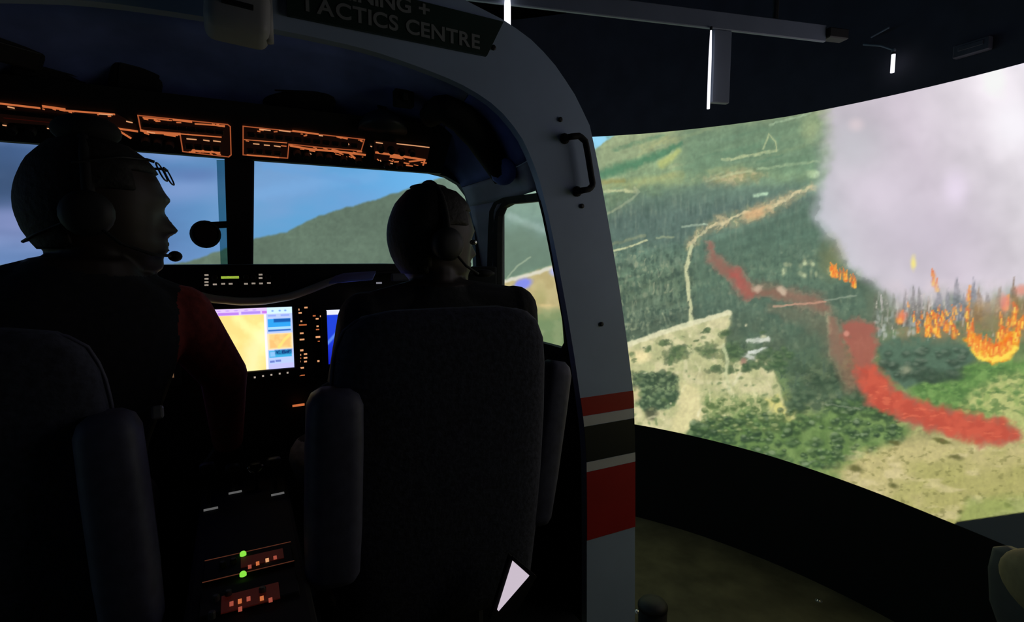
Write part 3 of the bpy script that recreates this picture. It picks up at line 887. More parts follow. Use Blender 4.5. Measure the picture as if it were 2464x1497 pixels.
ring_wall('backing', ZBOT, ZTOP, SR + 0.012, 0.03, M_BLACK)
ring_wall('upper_border', ZTOP, 3.45, SR - 0.004, 0.03, M_CURTAIN)
ring_wall('skirt', 0.0, ZBOT, SR - 0.006, 0.03, M_SKIRT)

# ================================================================== THE COCKPIT SHELL
YA, YF, ZFL = 1.40, 1.75, 0.60
CFL = 0.60


def mirror(pts):
    return [Vector((2 * XC - p.x, p.y, p.z)) for p in pts]


IN_PX = [(640, 68), (740, 86), (850, 110), (930, 133), (1020, 165), (1100, 197), (1170, 237), (1220, 282), (1255, 330), (1280, 382), (1300, 440), (1318, 510), (1335, 592), (1352, 682), (1368, 772), (1384, 870), (1396, 955), (1406, 1030), (1411, 1110), (1412, 1250), (1412, 1497)]
OUT_PX = [(640, -150), (900, -90), (1080, -20), (1220, 52), (1290, 104), (1342, 164), (1386, 232), (1420, 304), (1440, 400), (1465, 540), (1490, 690), (1510, 830), (1524, 945), (1528, 1100), (1528, 1250), (1528, 1497)]
inn = [PY(x, y, YA) for x, y in IN_PX]
out = [PY(x, y, YA) for x, y in OUT_PX]
inn[0].x = XC
inn[0].z = PY(680, 76, YA).z + 0.004
inn = inn[:1] + [p for p in inn[1:] if p.x > XC + 0.06]
out[0].x = XC
out[0].z = max(p.z for p in out)
out = out[:1] + [p for p in out[1:] if p.x > XC + 0.2]
for pl in (inn, out):
    pl.append(Vector((pl[-1].x, YA, 0.10)))
innR, outR = resample(inn, 64), resample(out, 64)
# pair stations so the strip stays tidy
shell = thing('cockpit_shell', (XC, YA, 0.0), 'white cut-open cockpit shell with arched rear rim, red stripes and dark lined inside', 'cockpit')
fullI = mirror(innR)[::-1] + innR[1:]
fullO = mirror(outR)[::-1] + outR[1:]
MB().sheet(fullI, fullO, (0, 0.035, 0)).build('rear_rim', M_WHITE, shell)
# outer skin narrowing towards the nose
ctr = Vector((XC, 0, 1.3))


def shrink(p, k, dy):
    return Vector((XC + (p.x - XC) * k, p.y + dy, 1.0 + (p.z - 1.0) * (1 - (1 - k) * 0.7)))


for lo_, hi_ in ((2.10, 9), (-1, 1.44)):
    for half in (outR, mirror(outR)):
        seg_ = [p for p in half if lo_ <= p.z <= hi_]
        MB().sheet([p + Vector((0, 0.035, 0)) for p in seg_], [shrink(p, 0.90, 0.36) for p in seg_], (0, 0, -0.008)).build('outer_skin', M_WHITE, shell)


def rim_x(z, side):
    pl = innR if side == 'i' else outR
    best = None
    for a, b in zip(pl, pl[1:]):
        if min(a.z, b.z) - 1e-6 <= z <= max(a.z, b.z) + 1e-6 and abs(a.z - b.z) > 1e-6:
            best = a.lerp(b, (z - a.z) / (b.z - a.z)).x
    return best


def band(name, y0, y1, m, label):
    z0, z1 = PY(1460, y0, YA).z, PY(1460, y1, YA).z
    zs = [z0 + (z1 - z0) * k / 4 for k in range(5)]
    for s in (1, -1):
        A = [Vector((rim_x(z, 'i'), YA - 0.0015, z)) for z in zs]
        B = [Vector((rim_x(z, 'o') + 0.0005, YA - 0.0015, z)) for z in zs]
        if s < 0:
            A, B = mirror(A), mirror(B)
        o = MB().sheet(A, B, (0, 0.0012, 0)).build(name, m, shell)
        o['label'] = label


band('stripe', 949, 992, M_RED, 'narrow red stripe')
M_WHITE2 = mat('white_tape', (0.86, 0.87, 0.88), 0.4, var=0.03)
band('stripe', 993, 1017, M_WHITE2, 'thin white line')
band('stripe', 1103, 1125, M_WHITE2, 'thin white line')
band('stripe', 1018, 1102, M_BLACKP, 'black stripe between white lines')
band('stripe', 1126, 1287, M_RED, 'broad red stripe')

# inner lining as a loft from the rim to the windscreen frame
WIN_I0, WIN_I1 = None, None


def front_of(p):
    """the lining's section at the windscreen frame"""
    dx = p.x - XC
    if p.z > 1.60:
        t = min(1, (p.z - 1.60) / (innR[0].z - 1.60))
        return Vector((XC + dx * (0.868 + 0.035 * t), YF, p.z - 0.15 * t ** 3))
    return Vector((XC + dx * 0.868, YF, p.z))


def lining(u, v):
    """u along the section from the crown (0) to the foot (1), v from the rim (0) to the windscreen (1)"""
    if u < 0:
        q = lining(-u, v)
        return Vector((2 * XC - q.x, q.y, q.z))
    k = u * (len(innR) - 1)
    i = min(int(k), len(innR) - 2)
    p = innR[i].lerp(innR[i + 1], k - i)
    a = p + Vector((0, 0.03, 0))
    b = front_of(p)
    q = a.lerp(b, v)
    bul = math.sin(v * math.pi) * 0.02
    return q + Vector((bul * (1 if u > 0.2 else u * 5), 0, bul * (1 - min(1, u * 4))))


def u_at_z(z):
    best, bu = 9, 0
    for k in range(2001):
        u = k / 2000
        p = lining(u, 0)
        if p.x > XC + 0.5 and abs(p.z - z) < best:
            best, bu = abs(p.z - z), u
    return bu


def uv_on_lining(px, py):
    """section and depth coordinates of the lining point on the sight line (right half)"""
    d = Vector(ray(px, py)).normalized()

    def err(u, v):
        w = lining(u, v) - Vector(EYE)
        return (w - d * w.dot(d)).length
    best = min(((err(a / 70, b / 24), a / 70, b / 24) for a in range(8, 71) for b in range(25)), key=lambda t: t[0])
    st = 0.012
    while st > 0.0002:
        cand = [(err(best[1] + i * st, best[2] + j * st * 2), best[1] + i * st, best[2] + j * st * 2) for i in (-1, 0, 1) for j in (-1, 0, 1) if -0.05 < best[2] + j * st * 2 < 1.1 and 0 <= best[1] + i * st <= 1]
        nb = min(cand, key=lambda t: t[0])
        if nb[0] >= best[0] - 1e-9:
            st *= 0.5
        else:
            best = nb
    return best[1], best[2]


WIN_PX = [(1194, 640), (1194, 560), (1196, 520), (1204, 500), (1222, 491), (1265, 487), (1296, 484), (1309, 492), (1318, 520), (1326, 570), (1335, 630), (1343, 700), (1350, 770), (1354, 825), (1348, 838), (1326, 832), (1296, 824), (1250, 814), (1210, 805), (1198, 780), (1194, 720)]
WUV = [uv_on_lining(x, y) for x, y in WIN_PX]
uw0, uw1 = min(u for u, v in WUV) - 0.006, max(u for u, v in WUV) + 0.006
_lu = sorted((u, v) for u, v in WUV if v > 0.35)


def vw1(u):
    return float(np.interp(u, [a for a, b in _lu], [b for a, b in _lu])) + 0.04


vw0 = 0.02


def lining_patch(us, vs, th=0.012):
    m = MB()
    n, k = len(us), len(vs)
    VS = [[(f(u) if callable(f) else f) for f in vs] for u in us]
    P = [lining(u, v) for u, row in zip(us, VS) for v in row]
    nrm = []
    for u, row in zip(us, VS):
        for v in row:
            du = lining(min(1, u + 0.004), v) - lining(u - 0.004, v)
            dv = lining(u, min(1, v + 0.01)) - lining(u, max(0, v - 0.01))
            nv_ = du.cross(dv)
            nv_.normalize()
            if nv_.dot(Vector((XC, 1.5, 1.5)) - lining(u, v)) > 0:
                nv_ = -nv_
            nrm.append(nv_)
    N = n * k
    vs2 = P + [p + q * th for p, q in zip(P, nrm)]
    fs = []
    for a in range(n - 1):
        for b in range(k - 1):
            q = (a * k + b, a * k + b + 1, (a + 1) * k + b + 1, (a + 1) * k + b)
            fs += [q, tuple(i + N for i in q[::-1])]
    rim = [a * k for a in range(n)] + [(n - 1) * k + b for b in range(1, k)] + [a * k + k - 1 for a in range(n - 2, -1, -1)] + [b for b in range(k - 2, 0, -1)]
    for a, b in zip(rim, rim[1:] + rim[:1]):
        fs.append((a, b, b + N, a + N))
    return m.add(vs2, fs)


def both(name, fn, m, smooth=True, label=None):
    for s in (1, -1):
        b = fn()
        if s < 0:
            b.v = mirror(b.v)
        o = b.build(name, m, shell, smooth=smooth)
        if label: o['label'] = label


lsp = lambda a, b, n: [a + (b - a) * i / (n - 1) for i in range(n)]
lining_patch(lsp(-uw0 * 0.62, uw0 * 0.62, 41), lsp(0, 1, 8)).build('ceiling_lining', M_LINER, shell, smooth=True)
both('shoulder_lining', lambda: lining_patch(lsp(uw0 * 0.62 + 0.001, uw0 * 0.90, 12), lsp(0, 1, 8)), M_LINER)
both('trim_panel', lambda: lining_patch(lsp(uw0 * 0.90 + 0.001, uw0, 6), lsp(0, 1, 8)), M_LINER2)
both('sill_lining', lambda: lining_patch(lsp(uw1, 0.92, 14), lsp(0, 1, 8)), M_DARK)
both('corner_pillar', lambda: lining_patch(lsp(uw0, uw1, 14), [(lambda u, t=t: vw1(u) + (1 - vw1(u)) * t) for t in lsp(0, 1, 6)]), M_LINER2)
both('window_post', lambda: lining_patch(lsp(uw0, uw1, 14), lsp(0, vw0, 3)), M_DARK)


# side windows: rounded frame and pane
def win_frame():
    um, vm = (uw0 + uw1) / 2, sum(v for u, v in WUV) / len(WUV)
    n = len(WUV)
    hole = [lining(u, v) + Vector((0.004, 0, 0)) for u, v in WUV]
    outer = [lining(min(1, max(0, um + (u - um) * 1.10)), max(0.0, vm + (v - vm) * 1.22)) + Vector((-0.004, 0, 0)) for u, v in WUV]
    m = MB()
    vs_ = outer + hole + [p + Vector((0.022, 0, 0)) for p in hole] + [p + Vector((0.022, 0, 0)) for p in outer]
    fs = []
    for ring in range(4):
        r2 = (ring + 1) % 4
        for k in range(n):
            fs.append((ring * n + k, ring * n + (k + 1) % n, r2 * n + (k + 1) % n, r2 * n + k))
    return m.add(vs_, fs), hole


for s in (1, -1):
    m, hole = win_frame()
    pane = [p + Vector((0.018, 0, 0)) for p in hole]
    if s < 0:
        m.v = mirror(m.v)
        pane = mirror(pane)
    fr = m.build('side_window_frame', M_DARK, shell, smooth=False)
    c = sum(pane, Vector()) / len(pane)
    n = len(pane)
    MB().add(pane + [c], [(k, (k + 1) % n, n) for k in range(n)]).build('pane', M_PANE, fr)

# windscreen frame at YF: one opening each side of the centre post
WS_PX = [(612, 384), (780, 396), (940, 408), (1035, 415), (1075, 425), (1106, 443), (1126, 470), (1137, 510), (1143, 570), (1146, 640), (1100, 690), (800, 690), (609, 690)]
wsr = [PY(x, y, YF) for x, y in WS_PX]
ztopw = max(p.z for p in wsr)


def ws_plate():
    from mathutils.geometry import tessellate_polygon
    x0, x1, z0, z1 = XC, XC + (0.99 - XC) * 0.868, CFL, 2.30
    rect = [Vector((x0, YF, z0)), Vector((x1, YF, z0)), Vector((x1, YF, z1)), Vector((x0, YF, z1))]
    lo = [[Vector((p.x, p.z, 0)) for p in rect], [Vector((p.x, p.z, 0)) for p in wsr]]
    tris = tessellate_polygon(lo)
    pts = rect + wsr
    n = len(pts)
    e = Vector((0, 0.03, 0))
    fs = [tuple(t) for t in tris] + [tuple(i + n for i in t[::-1]) for t in tris]
    for k in range(4):
        fs.append((k, (k + 1) % 4, (k + 1) % 4 + n, k + n))
    h = len(wsr)
    for k in range(h):
        a_, b_ = 4 + k, 4 + (k + 1) % h
        fs.append((a_, b_, b_ + n, a_ + n))
    return MB().add(pts + [p + e for p in pts], fs)


both('windscreen_frame', ws_plate, mat('dark_frame_paint', (0.05, 0.06, 0.09), 0.7), smooth=False)
# centre post, tapered, with a pale outer facing
pl0, pl1 = PY(541, 372, YF - 0.02), PY(548, 640, YF - 0.02)
pr0, pr1 = PY(610, 384, YF - 0.02), PY(605, 640, YF - 0.02)
MB().prism([pl0 + Vector((0, 0, 0.06)), pr0 + Vector((0, 0, 0.06)), pr1, pl1], (0, 0.05, 0)).build('centre_post', M_BLACK, shell)
e0_, e1_ = PY(521, 385, YF + 0.03), PY(549, 385, YF + 0.03)
f0_, f1_ = PY(531, 640, YF + 0.03), PY(551, 640, YF + 0.03)
MB().prism([e0_, e1_, f1_, f0_], (0, 0.006, 0)).build('post_edge_strip', M_EDGE, shell)
# cockpit floor and plinth
MB().box((XC, 0.90, CFL - 0.03), (1.86, 1.75, 0.06), bev=0.005).build('floor_deck', M_DARK, shell)
for sx in (-0.85, 0.85):
    for sy in (0.12, 1.2):
        MB().box((XC + sx, sy, 0.27), (0.09, 0.09, 0.54), bev=0.004).build('deck_leg', M_DARK, shell)
# fasteners on the rim
for (x, y) in ((1348, 288), (1400, 496), (1447, 780), (1187, 115)):
    p = PY(x, y, YA - 0.001)
    MB().lathe(p, (0, -1, 0), [(0.0075, 0), (0.0075, 0.003), (0.004, 0.005)], 12).build('screw', M_DARK, shell)

# grab handle on the rim
hp = [PY(x, y, YA - 0.002) for x, y in ((1356, 332),)][0]
gh = thing('grab_handle', PY(1390, 395, YA), 'black bent grab handle on the white cockpit rim', 'handle')
off = Vector((0, -0.032, 0))
pth = [PY(1358, 334, YA), PY(1358, 334, YA) + off, PY(1380, 332, YA) + off, PY(1394, 345, YA) + off, PY(1400, 375, YA) + off, PY(1408, 425, YA) + off, PY(1412, 448, YA) + off, PY(1404, 458, YA) + off, PY(1388, 461, YA) + off, PY(1388, 461, YA)]
MB().tube(resample(pth, 34), 0.0095, 10).build('grip', M_BLACK, gh, smooth=True)
for p in (pth[0], pth[-1]):
    MB().lathe(p, (0, -1, 0), [(0.016, 0.0), (0.016, 0.004), (0.011, 0.008)], 14).build('mounting_foot', M_BLACK, gh)

# sign on the rim
sg = thing('sign', PY(930, 60, YA), 'dark green sign reading training and tactics centre across the cockpit arch', 'sign')
YS = YA - 0.012
bl, br, tr = PY(691, 36, YS), PY(1172, 134, YS), PY(1212, 52, YS)
zb_ = (bl.z + br.z) / 2
tl = Vector((bl.x - 0.0, YS, tr.z + 0.012))
# the board's lower edge follows the measured slope between its two corners
MB().prism([bl, br, tr, tl], (0, 0.010, 0)).build('board', M_SIGN, sg)


def letter_shape(ch):
    cu = bpy.data.curves.new('letter', 'FONT')
    cu.body = ch
    cu.size = 1.0
    cu.offset = 0.024
    ob = bpy.data.objects.new('letter', cu)
    COL.objects.link(ob)
    dg = bpy.context.evaluated_depsgraph_get()
    dg.update()
    me = bpy.data.meshes.new_from_object(ob.evaluated_get(dg))
    bpy.data.objects.remove(ob)
    co = [v.co.copy() for v in me.vertices]
    fs = [tuple(f.vertices) for f in me.polygons]
    bpy.data.meshes.remove(me)
    return co, fs


def lettering(txt, p0, p1, zh, m, parent):
    """one flat mesh per character, set along the base line p0 to p1"""
    adv, glyphs, x = 0.07, [], 0.0
    for ch in txt:
        if ch == ' ':
            x += 0.30
            continue
        co, fs = letter_shape(ch)
        a, b = min(c.x for c in co), max(c.x for c in co)
        glyphs.append((x - a, co, fs))
        x += b - a + adv
    W = x - adv
    H = 0.73
    for ox, co, fs in glyphs:
        vs_ = []
        for c_ in co:
            t = (c_.x + ox) / W
            q_ = p0.lerp(p1, t)
            vs_.append(Vector((q_.x, q_.y, q_.z + zh * c_.y / H)))
        MB().add(vs_, fs).build('letter', m, parent, fix=False)


YT = YS - 0.0015
b0, b1 = PY(722, 22, YT), PY(1155, 118, YT)
capz = PY(1150, 83, YT).z - PY(1150, 117, YT).z
lettering('TACTICS CENTRE', b0, b1, capz, M_LETTER, sg)
t0, t1 = PY(722, -27, YT), PY(1034, 42, YT)
lettering('TRAINING +', t0, t1, capz, M_LETTER, sg)

# small white unit hung from the rim
wu = thing('ceiling_camera', PY(572, 45, 1.34), 'small off-white boxy unit hanging from the arch left of the sign', 'camera')
c = PY(572, 38, 1.34)
R0 = Matrix.Rotation(math.radians(4), 3, 'Y') @ Matrix.Rotation(math.radians(-12), 3, 'X')
MB().box(c, (0.125, 0.09, 0.10), R0, 0.022, 4).build('housing', M_SPEAKER, wu, smooth=True)
MB().tube([c + Vector((0.058, 0.0, -0.045)), c + Vector((0.058, 0.0, 0.045))], 0.012, 12).build('side_rib', M_SPEAKER, wu, smooth=True)
MB().box(c + Vector((0, -0.046, 0.006)), (0.06, 0.006, 0.012), R0, 0.002).build('slot', M_DARK, wu)
MB().box(c + Vector((0.0, 0.045, 0.09)), (0.03, 0.05, 0.09), None, 0.004).build('bracket', M_DARK, wu)

# ceiling fittings inside
def on_lining(px, py):
    """first point of the lining (right or left half) along the line of sight"""
    best = None
    d = Vector(ray(px, py))
    for s in (1, -1):
        for a in range(60):
            for b in range(16):
                p = lining(a / 60 * uw0 * 1.05, b / 15)
                if s < 0: p = Vector((2 * XC - p.x, p.y, p.z))
                w = p - Vector(EYE)
                e = (w - d * (w.dot(d) / d.dot(d))).length
                if best is None or e < best[0]:
                    best = (e, p)
    return best[1]


def fitting(name, px, py, sx, sy, label, cat, kind):
    p = on_lining(px, py)
    th_ = thing(name, p, label, cat)
    nrm = (Vector((XC, 1.0, 1.6)) - p).normalized()
    R = nrm.to_track_quat('Z', 'Y').to_matrix()
    if kind == 'oval':
        b = MB().ell(p, (sx, sy, 0.014), R, 20, 10)
        b.build('cover', M_BLACK, th_, smooth=True)
        m = MB()
        for k in range(5):
            m = MB().box(p + nrm * 0.013 + R @ Vector((0, (k - 2) * sy * 0.28, 0)), (sx * 1.1, sy * 0.08, 0.004), R)
            m.build('grille_bar', M_DARK, th_)
    else:
        MB().box(p, (sx * 2, sy * 2, 0.03), R, 0.012, 3).build('body', M_BLACK, th_)
        MB().box(p + nrm * 0.016, (sx * 1.5, sy * 1.4, 0.006), R, 0.002).build('face', M_DARK, th_)


fitting('ceiling_speaker', 330, 195, 0.055, 0.07, 'dark rounded speaker cover on the cockpit ceiling, left of the overhead panel gap', 'speaker', 'box')
fitting('ceiling_vent', 135, 190, 0.085, 0.045, 'low dark oval air vent at the ceiling\'s far left', 'vent', 'oval')
fitting('ceiling_vent', 715, 245, 0.10, 0.055, 'wide dark oval air vent above the lit panel\'s middle', 'vent', 'oval')
fitting('ceiling_speaker', 30, 115, 0.06, 0.03, 'dark boxy speaker at the upper left corner of the ceiling', 'speaker', 'box')
p = on_lining(920, 255)
rl = thing('reading_lamp', p, 'dark swivelling reading lamp with a domed shade above the lit panel', 'lamp')
q = PY(920, 292, 1.62)
MB().lathe(q + Vector((0, 0, -0.02)), (0, 0.15, 1), [(0.072, -0.01), (0.07, 0.006), (0.055, 0.03), (0.03, 0.045), (0.02, 0.05)], 20).build('shade', mat('slate_plastic', (0.03, 0.035, 0.05), 0.5), rl, smooth=True)
MB().tube([q + Vector((0, 0, 0.03)), q + Vector((0, 0.01, 0.065)), p], 0.014, 10).build('neck', M_BLACK, rl, smooth=True)
p = on_lining(978, 238)
sb = thing('switch_box', p, 'small dark square switch box beside the reading lamp', 'switch')
MB().box(p + Vector((-0.01, -0.01, -0.012)), (0.055, 0.03, 0.045), None, 0.004).build('body', M_BLACK, sb)
MB().box(p + Vector((-0.01, -0.028, -0.012)), (0.014, 0.012, 0.02), None, 0.002).build('rocker', M_DARK, sb)
# air duct sweeping down the right shoulder
dpt = [on_lining(x, y) + Vector((-0.02, 0, -0.02)) for x, y in ((1045, 262), (1080, 245), (1130, 270), (1170, 315), (1200, 365), (1222, 415))]
ad = thing('air_duct', dpt[0], 'thick black air duct curving down inside the arch\'s right shoulder', 'duct')
MB().tube(resample(dpt, 20), [0.03 + 0.016 * math.sin(math.pi * k / 19) for k in range(20)], 14).build('hose', M_BLACK, ad, smooth=True)
pe = dpt[-1]
MB().lathe(pe + Vector((-0.01, -0.02, 0.02)), (-0.5, -0.7, -0.2), [(0.04, -0.02), (0.042, 0.0), (0.036, 0.012), (0.02, 0.016)], 18).build('nozzle', M_LINER, ad, smooth=True)

# ================================================================== OVERHEAD PANEL
pt_, pb_ = PY(570, 287, 1.63), PY(570, 379, 1.715)
oh = thing('overhead_panel', (XC, 1.70, pt_.z), 'long dark overhead switch panel with orange backlit outlines above the windscreen', 'control panel')
E_X = Vector((1, 0, 0))
E_D = (pb_ - pt_).normalized()
E_D = (E_D - E_X * E_D.dot(E_X)).normalized()
E_N = E_X.cross(E_D)
if E_N.y > 0:
    E_N = -E_N
R_OH = Matrix((E_X, E_D, E_N)).transposed()


def OP(px, py, lift=0.0):
    return PPL(px, py, pt_, E_N) + E_N * lift


hx0, hx1 = XC - 0.585, XC + 0.585
ed0, ed1 = pt_ - E_D * 0.012, pb_ + E_D * 0.004
sec = [Vector((hx0, q.y, q.z)) for q in (ed0 - E_N * 0.002, ed1 - E_N * 0.002, Vector((0, 1.735, ed1.z)), Vector((0, 1.735, ed0.z + 0.03)), Vector((0, 1.60, ed0.z + 0.03)))]
MB().prism(sec, (hx1 - hx0, 0, 0)).build('housing', M_DARK, oh)


def ribbon(mb, pts, w, lift, n=None, surf=OP, th=0.001):
    P = [surf(x, y, lift) for x, y in pts]
    n = n or E_N
    for a, b in zip(P, P[1:]):
        d = (b - a)
        if d.length < 1e-5: continue
        d.normalize()
        s = n.cross(d).normalized() * w / 2
        a2, b2 = a - d * w * 0.4, b + d * w * 0.4
        mb.prism([a2 - s, b2 - s, b2 + s, a2 + s], -n * th)
    return mb


# face plates of the two framed sections, then their lit outlines
for pts in ([(334, 279), (551, 300), (553, 374), (440, 362), (434, 322), (340, 312)], [(587, 305), (876, 336), (869, 361), (694, 346), (692, 379), (587, 371)], [(-40, 246), (275, 272), (328, 300), (330, 318), (-40, 290)], [(900, 338), (1035, 352), (1025, 398), (900, 384)]):
    MB().prism([OP(x, y, 0.0005) for x, y in pts], -E_N * 0.003).build('face_plate', mat('panel_face', (0.018, 0.010, 0.008), 0.6, emit=L(15, 5, 3), es=1.0), oh)
b1 = ribbon(MB(), [(332, 277), (440, 288), (548, 299), (554, 304), (556, 372), (550, 377), (440, 364), (433, 320), (339, 313), (332, 277)], 0.0028, 0.002)
b1.build('lit_outline', M_ORANGE2, oh)
b2 = ribbon(MB(), [(585, 303), (700, 315), (877, 335), (869, 362), (780, 355), (695, 346), (692, 380), (585, 372), (585, 303)], 0.0028, 0.002)
b2.build('lit_outline', M_ORANGE2, oh)
mb = MB()
for pts, w in (([(0, 248), (35, 252), (95, 259)], .0045), ([(105, 255), (155, 262)], .006), ([(158, 265), (275, 274)], .004), ([(175, 301), (210, 309), (262, 311)], .004), ([(268, 306), (330, 315)], .005), ([(290, 316), (314, 331)], .005),
               ([(340, 313), (365, 318), (432, 322)], .006), ([(432, 321), (532, 329)], .003), ([(345, 282), (405, 288)], .0035), ([(418, 287), (460, 292)], .0055), ([(470, 297), (540, 302)], .0035), ([(465, 361), (527, 366)], .007), ([(397, 322), (420, 326)], .006),
               ([(588, 335), (690, 343)], .002), ([(705, 314), (765, 322)], .005), ([(820, 330), (835, 333)], .004), ([(700, 350), (745, 358), (815, 364), (878, 372)], .006), ([(800, 360), (820, 366)], .008), ([(843, 370), (856, 382)], .006), ([(595, 372), (670, 378)], .004),
               ([(905, 366), (960, 374), (1020, 384)], .007), ([(940, 376), (965, 380)], .007), ([(985, 388), (1022, 384), (1018, 396)], .005), ([(978, 397), (992, 399)], .004)):
    ribbon(mb, pts, w, 0.0025)
ro = random.Random(3)
lines = [((0, 250), (275, 276)), ((175, 303), (330, 316)), ((338, 284), (548, 303)), ((340, 315), (530, 330)), ((590, 308), (870, 336)), ((590, 338), (868, 364)), ((700, 354), (880, 378)), ((905, 368), (1020, 388)), ((905, 378), (1020, 398)), ((455, 362), (545, 370))]
for k in range(80):
    (xa, ya), (xb, yb2) = ro.choice(lines)
    t = ro.random()
    x, y = xa + (xb - xa) * t, ya + (yb2 - ya) * t + ro.uniform(-2.5, 4)
    l = ro.uniform(2, 12)
    ribbon(mb, [(x, y), (x + l, y + l * 0.1 + ro.uniform(-1.5, 2.5))], ro.uniform(0.0015, 0.004), 0.0025)
mb.build('lit_strips', M_ORANGE, oh)
tag(bpy.data.objects[list(ORIG)[-1]], kind='stuff')
mb = MB()
for pts in ([(955, 345), (1000, 350), (1032, 354)], [(905, 342), (920, 344)], [(610, 345), (623, 346)], [(636, 348), (648, 349)], [(660, 350), (674, 352)], [(450, 333), (472, 335)], [(490, 336), (503, 338)], [(514, 338), (530, 340)], [(240, 273), (270, 275)], [(305, 291), (318, 294)], [(115, 308), (130, 309)], [(228, 324), (240, 328)], [(8, 300), (22, 302)], [(20, 256), (34, 259)], [(625, 310), (650, 313)], [(672, 313), (698, 316)], [(768, 325), (776, 326)], [(745, 368), (748, 370)], [(838, 345), (839, 347)], [(892, 351), (894, 352)], [(355, 316), (372, 319)], [(915, 385), (916, 387)], [(940, 392), (944, 393)]):
    ribbon(mb, pts, 0.0028, 0.0027)
mb.build('lit_legends', M_LEGENDO, oh)
tag(bpy.data.objects[list(ORIG)[-1]], kind='stuff')
mb = ribbon(MB(), [(10, 283), (80, 290), (140, 296)], 0.002, 0.002)
mb.build('lit_dim_line', M_REDGLOW, oh)
# push buttons and knobs
def button(px, py, w=0.020, h=0.014, name='push_button', m=None):
    MB().box(OP(px, py, 0.004), (w, h, 0.008), R_OH, 0.002, 1).build(name, m or mat('dark_button', (0.020, 0.015, 0.013), 0.5), oh)


for k in range(9):
    button(352 + k * 22, 298 + k * 2.2)
for k in range(4):
    button(455 + k * 22, 350 + k * 2.0, 0.018, 0.016)
for k in range(12):
    button(604 + k * 22.5, 322 + k * 2.45)
for k in range(4):
    button(602 + k * 22, 361 + k * 2.0, 0.018, 0.014)
for k in range(12):
    button(10 + k * 22, 265 + k * 2.2)


def knob(px, py, r=0.011):
    MB().lathe(OP(px, py, 0.0), E_N, [(r, 0), (r, 0.010), (r * 0.8, 0.018), (r * 0.3, 0.019)], 14).build('knob', M_DARK, oh, smooth=False)


for (x, y) in ((30, 308), (75, 312), (150, 318), (200, 322), (262, 328), (352, 336), (380, 340), (408, 345), (715, 366), (738, 372), (768, 372), (790, 376), (826, 380), (862, 384), (915, 355), (940, 358), (965, 362), (990, 364), (930, 395), (960, 396)):
    knob(x, y)

# ================================================================== MAGNETIC COMPASS
cc = PY(491, 565, 1.70)
cp = thing('standby_compass', cc, 'round black standby compass on an arm from the centre post', 'compass')
MB().lathe(cc + Vector((0, 0.03, 0)), (0.12, -1, 0.05), [(0.020, 0), (0.036, 0.010), (0.038, 0.030), (0.033, 0.045), (0.030, 0.046), (0.028, 0.042)], 24, 1.0).build('case', M_BLACK, cp, smooth=True)
MB().lathe(cc + Vector((0.006, -0.018, 0.002)), (0.12, -1, 0.05), [(0.027, 0), (0.027, 0.002)], 24).build('dial', mat('dull_red_dial', (0.03, 0.012, 0.010), 0.4), cp)
MB().prism([PY(x, y, 1.70) for x, y in ((466, 552), (477, 536), (500, 534), (552, 532), (552, 547), (515, 549), (500, 556))], (0, 0.025, 0)).build('arm', M_BLACK, cp)

# ================================================================== INSTRUMENT PANEL
YG = 1.58
ip = thing('instrument_panel', (XC, 1.62, CFL), 'dark full-width instrument panel and glareshield under the windscreen', 'instrument panel')
low = [PY(x, y, YG) for x, y in ((607, 725), (640, 723), (700, 713), (740, 699), (790, 679), (830, 666), (880, 657), (950, 655), (1010, 661))]
low[0].x = XC
low.append(Vector((0.74, YG, low[-1].z)))
ztop = PY(700, 632, 1.70).z
lowf = mirror(low)[::-1] + low[1:]
topf = [Vector((p.x, YG, ztop - 0.004 - 0.05 * max(0, abs(p.x - XC) - 0.42))) for p in lowf]
m = MB().sheet(lowf, topf, (0, 0.14, 0))
m.build('glareshield', M_DARK, ip)
mid = [p for p in lowf if abs(p.x - XC) < 0.26]
MB().tube(resample([p + Vector((0, -0.004, 0)) for p in mid], 26), 0.0105, 10).build('glareshield_lip', M_LIPLIGHT, ip, smooth=True)
for s in (1, -1):
    side = [p + Vector((0, -0.004, 0)) for p in low if p.x - XC > 0.17]
    if s < 0: side = mirror(side)
    MB().tube(resample(side, 14), 0.005, 8).build('glareshield_edge', M_DARK, ip, smooth=True)
    hc = PY(850, 663, YG - 0.02)
    hd = [PY(792, 678, YG - 0.075), PY(806, 664, YG - 0.028), PY(828, 657, YG - 0.008), PY(905, 652, YG - 0.004), PY(897, 669, YG - 0.070), PY(842, 672, YG - 0.078)]
    if s < 0: hd = mirror(hd)
    MB().prism(hd, (0, 0.004, -0.006)).build('display_hood', M_SKYHOOD, ip)
    pc = PY(965, 667, YG - 0.012)
    if s < 0: pc = mirror([pc])[0]
    MB().box(pc, (0.062, 0.012, 0.024), None, 0.006, 2).build('warning_light_block', mat('slate_block', (0.12, 0.13, 0.17), 0.5), ip)
MB().box((XC, 1.665, 1.485), (1.50, 0.05, 0.57), None, 0.004).build('main_board', M_DARK, ip)
YM = 1.615


def IP(px, py, lift=0.0):
    return PY(px, py, YM - lift)


def IG(px, py, lift=0.0):
    return PY(px, py, YG - 0.002 - lift)


